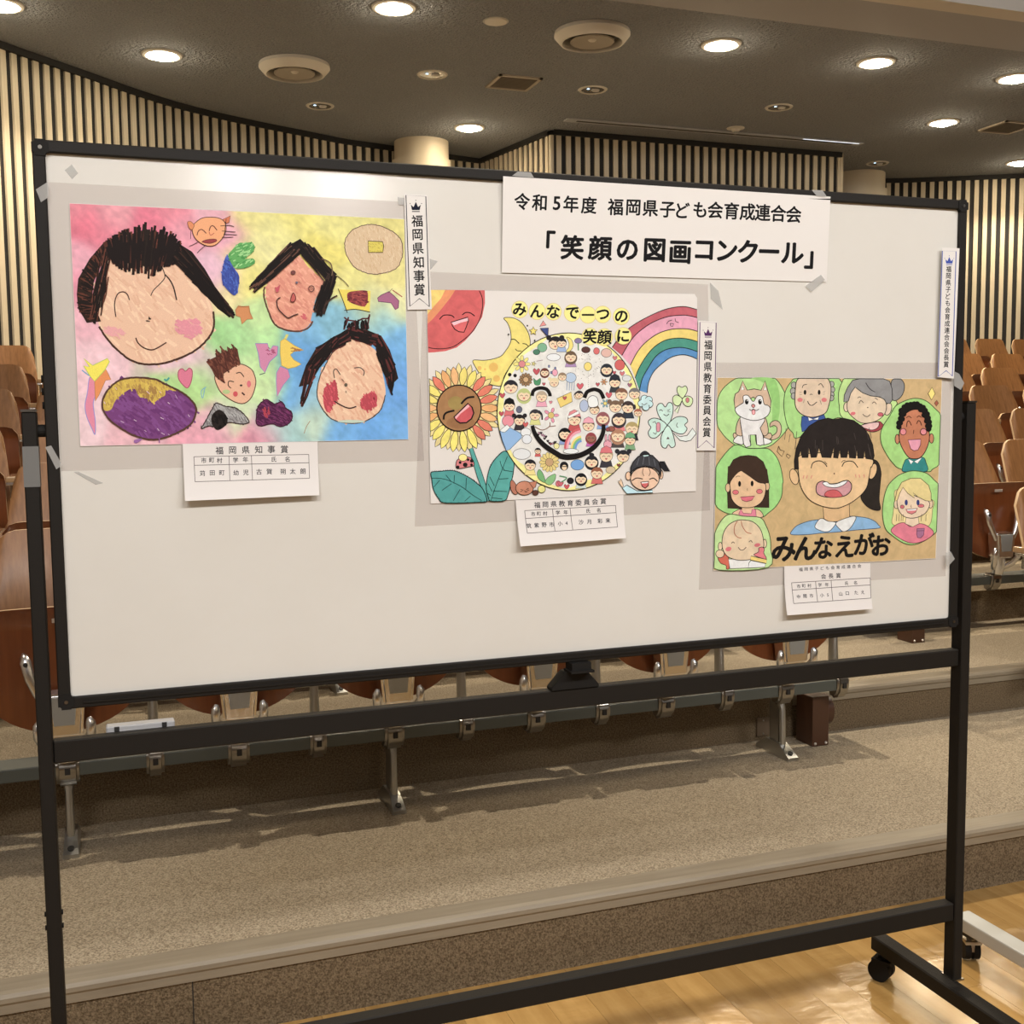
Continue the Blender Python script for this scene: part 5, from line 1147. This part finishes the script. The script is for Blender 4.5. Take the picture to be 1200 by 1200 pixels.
d3.fill(S(L_, '785 480 905 480 915 545 850 578 775 545'), (228,196,160), BLK, .5, False); d3.ell(*S(L_, '685 350')[0], 2.6, 5.2, (226,192,156), BLK, .6); d3.ell(*S(L_, '1030 345')[0], 2.6, 5.2, (226,192,156), BLK, .6)
d3.fill(S(L_, '695 290 750 180 860 260 1010 320 1005 400 950 460 850 490 760 470 705 400'), (228,196,160), BLK, .7)
d3.fill(S(L_, '670 320 690 220 740 130 830 90 930 90 1010 160 1035 240 1035 320 980 315 900 275 855 235 868 290 800 240 752 180 720 240 695 310'), (224,196,122), (110,90,50), .7, False)
for x in (785, 903): d3.ell(*S(L_, f'{x} 333')[0], 1.8, 3.3, (34,50,110))
d3.ell(*S(L_, '745 376')[0], 2.3, 2.2, (206,90,96), BLK, .4); d3.ell(*S(L_, '933 366')[0], 3.6, 2, (206,90,96), BLK, .4); d3.fill(S(L_, '778 402 900 392 880 430 840 450 800 435'), (216,110,110), (90,30,30), .6, False); d3.fill(S(L_, '790 404 890 396 880 412 800 416'), (232,226,218), sm=False); d3.line(S(L_, '838 355 830 378 843 378'), (130,90,60), .5)
for x in (690, 715, 738, 755, 940, 985): d3.line(S(L_, f'{x} 450 {x-4} 520'), (120,96,60), .5, False)
d3.fill(S(L_, '893 595 968 592 960 660 930 690 900 685 890 650'), (164,100,130), (90,46,70), .6, False); d3.line(S(L_, '893 618 966 615'), (90,46,70), .5, False)
d3.part('painted_laughing_girl', M_WC)
d3.fill(S(J_, '440 890 490 900 520 950 535 1028')+S(L_, '530 100 515 300 528 400 470 410 390 370 330 280 370 180 420 60 450 -20'), (46,38,32), (24,20,18), .6)
d3.fill(S(K_, '835 655 845 610 900 560 1010 520 1110 505 1150 500')+S(L_, '220 472 300 475 400 490 470 520 510 560 515 590 300 608 100 630 -60 640')+S(K_, '1000 655'), (122,166,198), (50,70,96), .7)
d3.fill(S(K_, '1150 340 1160 495')+S(L_, '10 525 80 525 150 520 220 480 215 330'), (214,168,112), BLK, .7, False)
d3.fill(S(K_, '1110 505 1150 495')+S(L_, '0 520 80 535 40 600 0 625 -60 620 -130 580'), (226,220,210), BLK, .6); d3.fill(S(L_, '82 535 220 478 282 478 260 540 215 600 160 625 120 600'), (226,220,210), BLK, .6)
d3.ell(*S(K_, '862 75')[0], 5.0, 9.4, (220,174,118), BLK, .7, -.25); d3.ell(*S(L_, '450 20')[0], 4.4, 9.4, (220,174,118), BLK, .7, .3)
d3.fill(S(I_, '900 860 905 1028')+S(K_, '920 150 960 240 1020 310 1100 355 1180 380')+S(L_, '80 392 160 370 240 330 330 260 390 180 412 80 430 -20')+S(J_, '440 960 440 880 200 830')+S(I_, '1100 820'), (224,180,124), BLK, .8)
hp = S(I_, '865 985 862 900 880 780 930 650 1010 550 1100 495 1200 470')+S(J_, '60 485 150 470 260 495 350 560 410 640 450 740 465 850 455 890 380 878 368 800 355 875 300 875 290 790 278 875 215 870 205 790 190 868 130 868 118 790 100 875 55 870 60 760 30 870')+S(I_, '1140 865 1110 770 1085 865 1030 868 1010 770 1000 868 940 868 925 800 900 870 905 985')
d3.fill(hp, (42,34,30), (20,16,14), .6, False)
for k in range(16):
    x = random.uniform(905, 1020); y = random.uniform(500, 525); d3.line([(x, y), (x+(x-960)*.05, y+random.uniform(6, 14))], (74,62,54), .5, False)
d3.line(S(I_, '1030 975 1050 920 1110 900 1160 920 1190 960'), BLK, .9); d3.line(S(J_, '140 958 165 915 215 902 260 915 300 968'), BLK, .9); d3.line(S(J_, '135 920 150 900 175 895'), (80,56,40), .6); d3.line(S(I_, '1165 905 1190 935'), (80,56,40), .6)
for K, xs in ((K_, (950, 985, 1030)), (L_, (275, 312, 360))):
    for x in xs: d3.line(S(K, f'{x} 92 {x+8} 62 {x+10} 60' if K is K_ else f'{x} 50 {x+6} 80 {x+8} 82'), (214,120,100), .9, False)
d3.ell(*S(L_, '63 43')[0], .8, 1, (110,70,50))
d3.fill(S(K_, '1080 190 1095 140 1140 118 1180 125')+S(L_, '20 145 90 140 150 118 200 112 235 150 230 210 190 255 130 275 40 282 -60 270 -110 240'), (206,140,140), BLK, .9)
d3.fill(S(K_, '1145 135 1190 125')+S(L_, '20 148 90 143 150 120 195 115 160 155 90 182 20 180 -30 165'), (232,226,216), BLK, .6); d3.fill(S(L_, '-35 262 -10 220 50 205 100 215 135 250 138 272 40 282'), (204,70,72), (110,36,40), .6)
d3.part('sparkles', M_WC)
d3.fill(S(J_, '1045 162 1078 225 1040 290 1005 225'), (236,206,100), BLK, .6, False); d3.fill(S(J_, '1092 292 1110 320 1088 352 1070 320'), (170,80,50), BLK, .5, False)
d3.line(S(I_, '705 752 720 790 762 802 738 858 690 808 705 752'), (90,64,40), .8, False); d3.line(S(I_, '790 830 825 850 808 878 785 855 790 830'), (90,64,40), .8, False)
d3.part('brush_lettering', M_INK, 'bold black brush lettering along the bottom')
for ch, x, y, em in (('み', *S(K_, '760 800')[0], 34), ('ん', *S(K_, '975 795')[0], 32), ('な', *S(K_, '1155 790')[0], 28), ('え', *S(L_, '172 775')[0], 29), ('が', *S(L_, '365 748')[0], 28), ('お', *S(L_, '535 765')[0], 27)):
    d3.text(ch, x, y, em, (26,22,20), .034, -.03, sx=.88, shear=.10)
d3.done()
# ================= title, ribbons and cards
tlift = lambda px, py: .0062*(320-py)/112
ts = Sheet('title_sheet', [(588.3, 207.3), (971.5, 231), (969, 330.5), (588, 319.5)], -.0012, 'wide white title sheet with two lines of bold Japanese lettering, taped at top', 'sign', lift=tlift, nx=12, nz=12)
for ch, x, y in zip('令和5年度福岡県子ども会育成連合会', (610.8,631,651.3,668,689,720,741,761,781,799,819,837,856,874.7,892.5,910.8,928.8), (236.7,238,238.7,239.7,241,243,243.7,244.7,246.2,247,246.3,246.6,247.6,248.7,249.5,250.5,251.7)):
    ts.part(f'letter#{x}', M_INK); ts.text(ch, x, y, 20.5 if ch != '5' else 22, off=.023, rot=.03, sx=.92)
for ch, x, y in zip('「笑顔の図画コンクール」', (645,670,703,734.7,766.7,796.7,824.7,851.7,875.8,900.8,928.3,947.5), (281,290,291,293,293.3,295.8,293.3,294.2,294.7,294.7,296.7,304.7)):
    ts.part(f'large_letter#{x}', M_INK); ts.text(ch, x, y, 29.5, off=.034, rot=.03, sx=.95)
ts.done()
def ribbon_badge(corners, border, crown, chars, p0, p1, em, col, lb, y, sx=1.0, ink=(28,26,40)):
    s = Sheet('award_ribbon_label', corners, y, lb, 'label', 'vertical award ribbon labels')
    s.part('printed_border', M_INK); s.line(border, ink if col[2] < 60 else tuple(int(v*.8+30) for v in col), .9, False, True)
    s.part('printed_crown', M_INK); x, yy, r = crown
    s.fill([(x-r, yy-r*.35), (x-r*.45, yy+r*.1), (x, yy-r*.95), (x+r*.45, yy+r*.1), (x+r, yy-r*.35), (x+r*.78, yy+r*.72), (x-r*.78, yy+r*.72)], col, sm=False)
    s.fill([(x-r*.78, yy+r*.92), (x+r*.78, yy+r*.92), (x+r*.78, yy+r*1.1), (x-r*.78, yy+r*1.1)], col, sm=False)
    for dx, dy in ((-1.15, -.6), (0, -1.25), (1.15, -.6)): s.ell(x+dx*r, yy+dy*r, r*.1, r*.1, col, n=8)
    s.part('printed_lettering', M_INK)
    n = len(chars)
    for i, ch in enumerate(chars):
        t = i/(n-1); s.text(ch, p0[0]+(p1[0]-p0[0])*t, p0[1]+(p1[1]-p0[1])*t, em, off=.016, sx=sx, rot=math.atan2(-(p1[0]-p0[0]), p1[1]-p0[1])*1.0)
    s.done()
ribbon_badge([(473.7, 227.5), (500.6, 228.7), (506, 362.5), (477.6, 363)], [(475.7, 228.6), (499, 230.2), (503.1, 359.5), (491.5, 349.8), (480.2, 359)], (487.3, 242, 5.8), '福岡県知事賞', (488.7, 259), (491.6, 339.4), 14.6, (20, 24, 40), 'white ribbon label with black crown, right of the crayon faces drawing', -.0018, .95)
ribbon_badge([(818.3, 375.6), (839.8, 377), (839, 528), (816.3, 528)], [(820.3, 377.5), (839.2, 378.2), (836.9, 525), (827.7, 516.3), (817.6, 525.2)], (829.8, 390, 5.0), '福岡県教育委員会賞', (829.9, 404.2), (828.1, 506.6), 11.8, (80, 34, 84), 'white ribbon label with purple crown, between the rainbow and the tan drawing', -.0028, .85)
ribbon_badge([(1104, 290), (1124.5, 291), (1118, 443.7), (1098.7, 441.9)], [(1104.4, 294), (1120.4, 294.6), (1116, 440.7), (1108.7, 434.3), (1099.4, 441.2)], (1112.4, 305.5, 4.6), '福岡県子ども会育成連合会会長賞', (1111.7, 315.4), (1108.7, 427), 7.6, (34, 62, 150), 'narrow white ribbon label with blue crown beside the right frame', -.0074, .85)
def card(K, corners, table, cols, rows, texts, lb, y=-.0024):
    cc = S(K, corners); y0 = (cc[0][1]+cc[1][1])/2; y1 = (cc[2][1]+cc[3][1])/2
    s = Sheet('name_card', cc, y, lb, 'card', 'printed name cards', lift=lambda px, py: .012*max(0, min(1.2, (py-y0)/(y1-y0)))**2, nx=4, nz=30, mt=M_CARD)
    s.part('printed_table', M_INK)
    t = S(K, table)
    def edge(a, b, w=.55):
        s.line([(a[0]+(b[0]-a[0])*k/6, a[1]+(b[1]-a[1])*k/6) for k in range(7)], (90, 76, 70), w, False)
    for a, b in zip(t, t[1:]+t[:1]): edge(a, b)
    for c in cols+rows: q = S(K, c); edge(q[0], q[1])
    s.part('printed_lettering', M_INK)
    for chars, pos, em in texts:
        q = S(K, pos)
        if len(q) != len(chars): q = [(q[0][0]+(q[-1][0]-q[0][0])*i/(len(chars)-1), q[0][1]+(q[-1][1]-q[0][1])*i/(len(chars)-1)) for i in range(len(chars))]
        for ch, (x, yy) in zip(chars, q): s.text(ch, x, yy, em, (40, 34, 40), .012)
    s.done()
card((205, 510, 6.667), '60 70 1115 50 1120 465 75 510', '148 168 1045 150 1048 335 155 362', ['422 163 427 352', '597 160 603 347'], ['150 235 1046 215'],
     [('福岡県知事賞', '347 120 450 117 553 115 653 112 753 110 855 110', 9.6), ('市町村', '225 197 287 195 348 197', 6.6), ('学年', '473 193 550 190', 6.6), ('氏名', '773 188 877 187', 6.6), ('苅田町', '213 297 290 293 365 293', 6.8), ('幼児', '475 292 552 290', 6.8), ('古賀朔太朗', '655 285 735 283 842 283 918 281 997 280', 7)],
     'printed name card hanging under the crayon faces drawing')
card((595, 575, 8), '75 90 1085 40 1088 440 95 515', '157 187 1010 138 1018 338 170 395', ['418 172 430 378', '583 163 597 366'], ['162 260 1012 205'],
     [('福岡県教育委員会賞', '275 135 895 98', 7.6), ('市町村', '235 218 290 215 347 213', 5.4), ('学年', '467 205 540 202', 5.4), ('氏名', '752 188 850 183', 5.4), ('筑紫野市', '190 327 262 322 333 318 403 315', 6), ('小4', '483 307 543 303', 5.6), ('沙月彩来', '680 293 755 290 858 283 932 278', 6)],
     'printed name card hanging under the smiling circle drawing')
card((905, 650, 9.23), '130 125 1062 88 1052 578 120 645', '203 303 1057 250 1048 465 207 522', ['463 288 467 505', '632 277 632 493'], ['205 380 1055 325'],
     [('福岡県子ども会育成連合会', '308 160 942 122', 4.6), ('会長賞', '552 235 632 230 713 225', 6.2), ('市町村', '277 340 333 335 393 332', 4.6), ('学年', '508 325 582 322', 4.6), ('氏名', '797 307 893 302', 4.6), ('中間市', '267 450 337 443 407 440', 4.8), ('小5', '522 435 585 432', 4.8), ('山口たえ', '725 420 797 415 893 407 965 403', 5)],
     'printed name card hanging under the laughing girl drawing')
# bits of clear tape
def tape(pts, y, lb):
    s = Sheet('tape_piece', pts, y, lb, 'tape', 'clear tape pieces', mt=M_TAPE, th=.00006)
tape([(42, 222), (56, 213), (57, 231), (48, 237)], -.0078, 'clear tape folded over the left frame near the top corner')
tape([(84, 192.5), (91.5, 203), (84.5, 210), (76, 199.5)], .0009, 'small grey diamond of old tape in the upper left corner')
tape([(53, 524), (60, 522), (73, 545), (66, 550)], -.0078, 'clear tape across the left frame below the crayon drawing')
tape([(86, 553), (92, 553), (121, 566), (112, 568)], .0008, 'faint tape strip on the board under the crayon drawing')
tape([(600, 206), (607, 201), (622, 202), (626, 208.5)], -.0085, 'clear tape over the frame at the title sheet left top')
tape([(951, 222.5), (964, 223), (969, 230.5), (957, 229.5)], -.0085, 'clear tape over the frame at the title sheet right top')
tape([(1118, 435), (1124, 438), (1130, 449), (1126, 457), (1118, 452)], -.0085, 'clear tape on the right frame below the blue crowned label')
tape([(1108, 648), (1114, 646), (1119, 655), (1109, 666)], -.0085, 'clear tape on the right frame near the tan drawing bottom')
tape([(832, 331), (842, 341), (847, 363), (833, 350)], .0004, 'faint crumpled tape on the board right of the rainbow top')
tape([(944, 335), (962, 322), (967, 328), (951, 342)], -.0016, 'faint tape at the title sheet lower right corner')
tape([(466, 231), (486, 233), (487, 240), (467, 240)], -.0012, 'clear tape strip left of the black crowned label')
tape([(500, 302), (513, 306), (503, 318), (500, 316)], .0006, 'grey tape triangle right of the black crowned label')
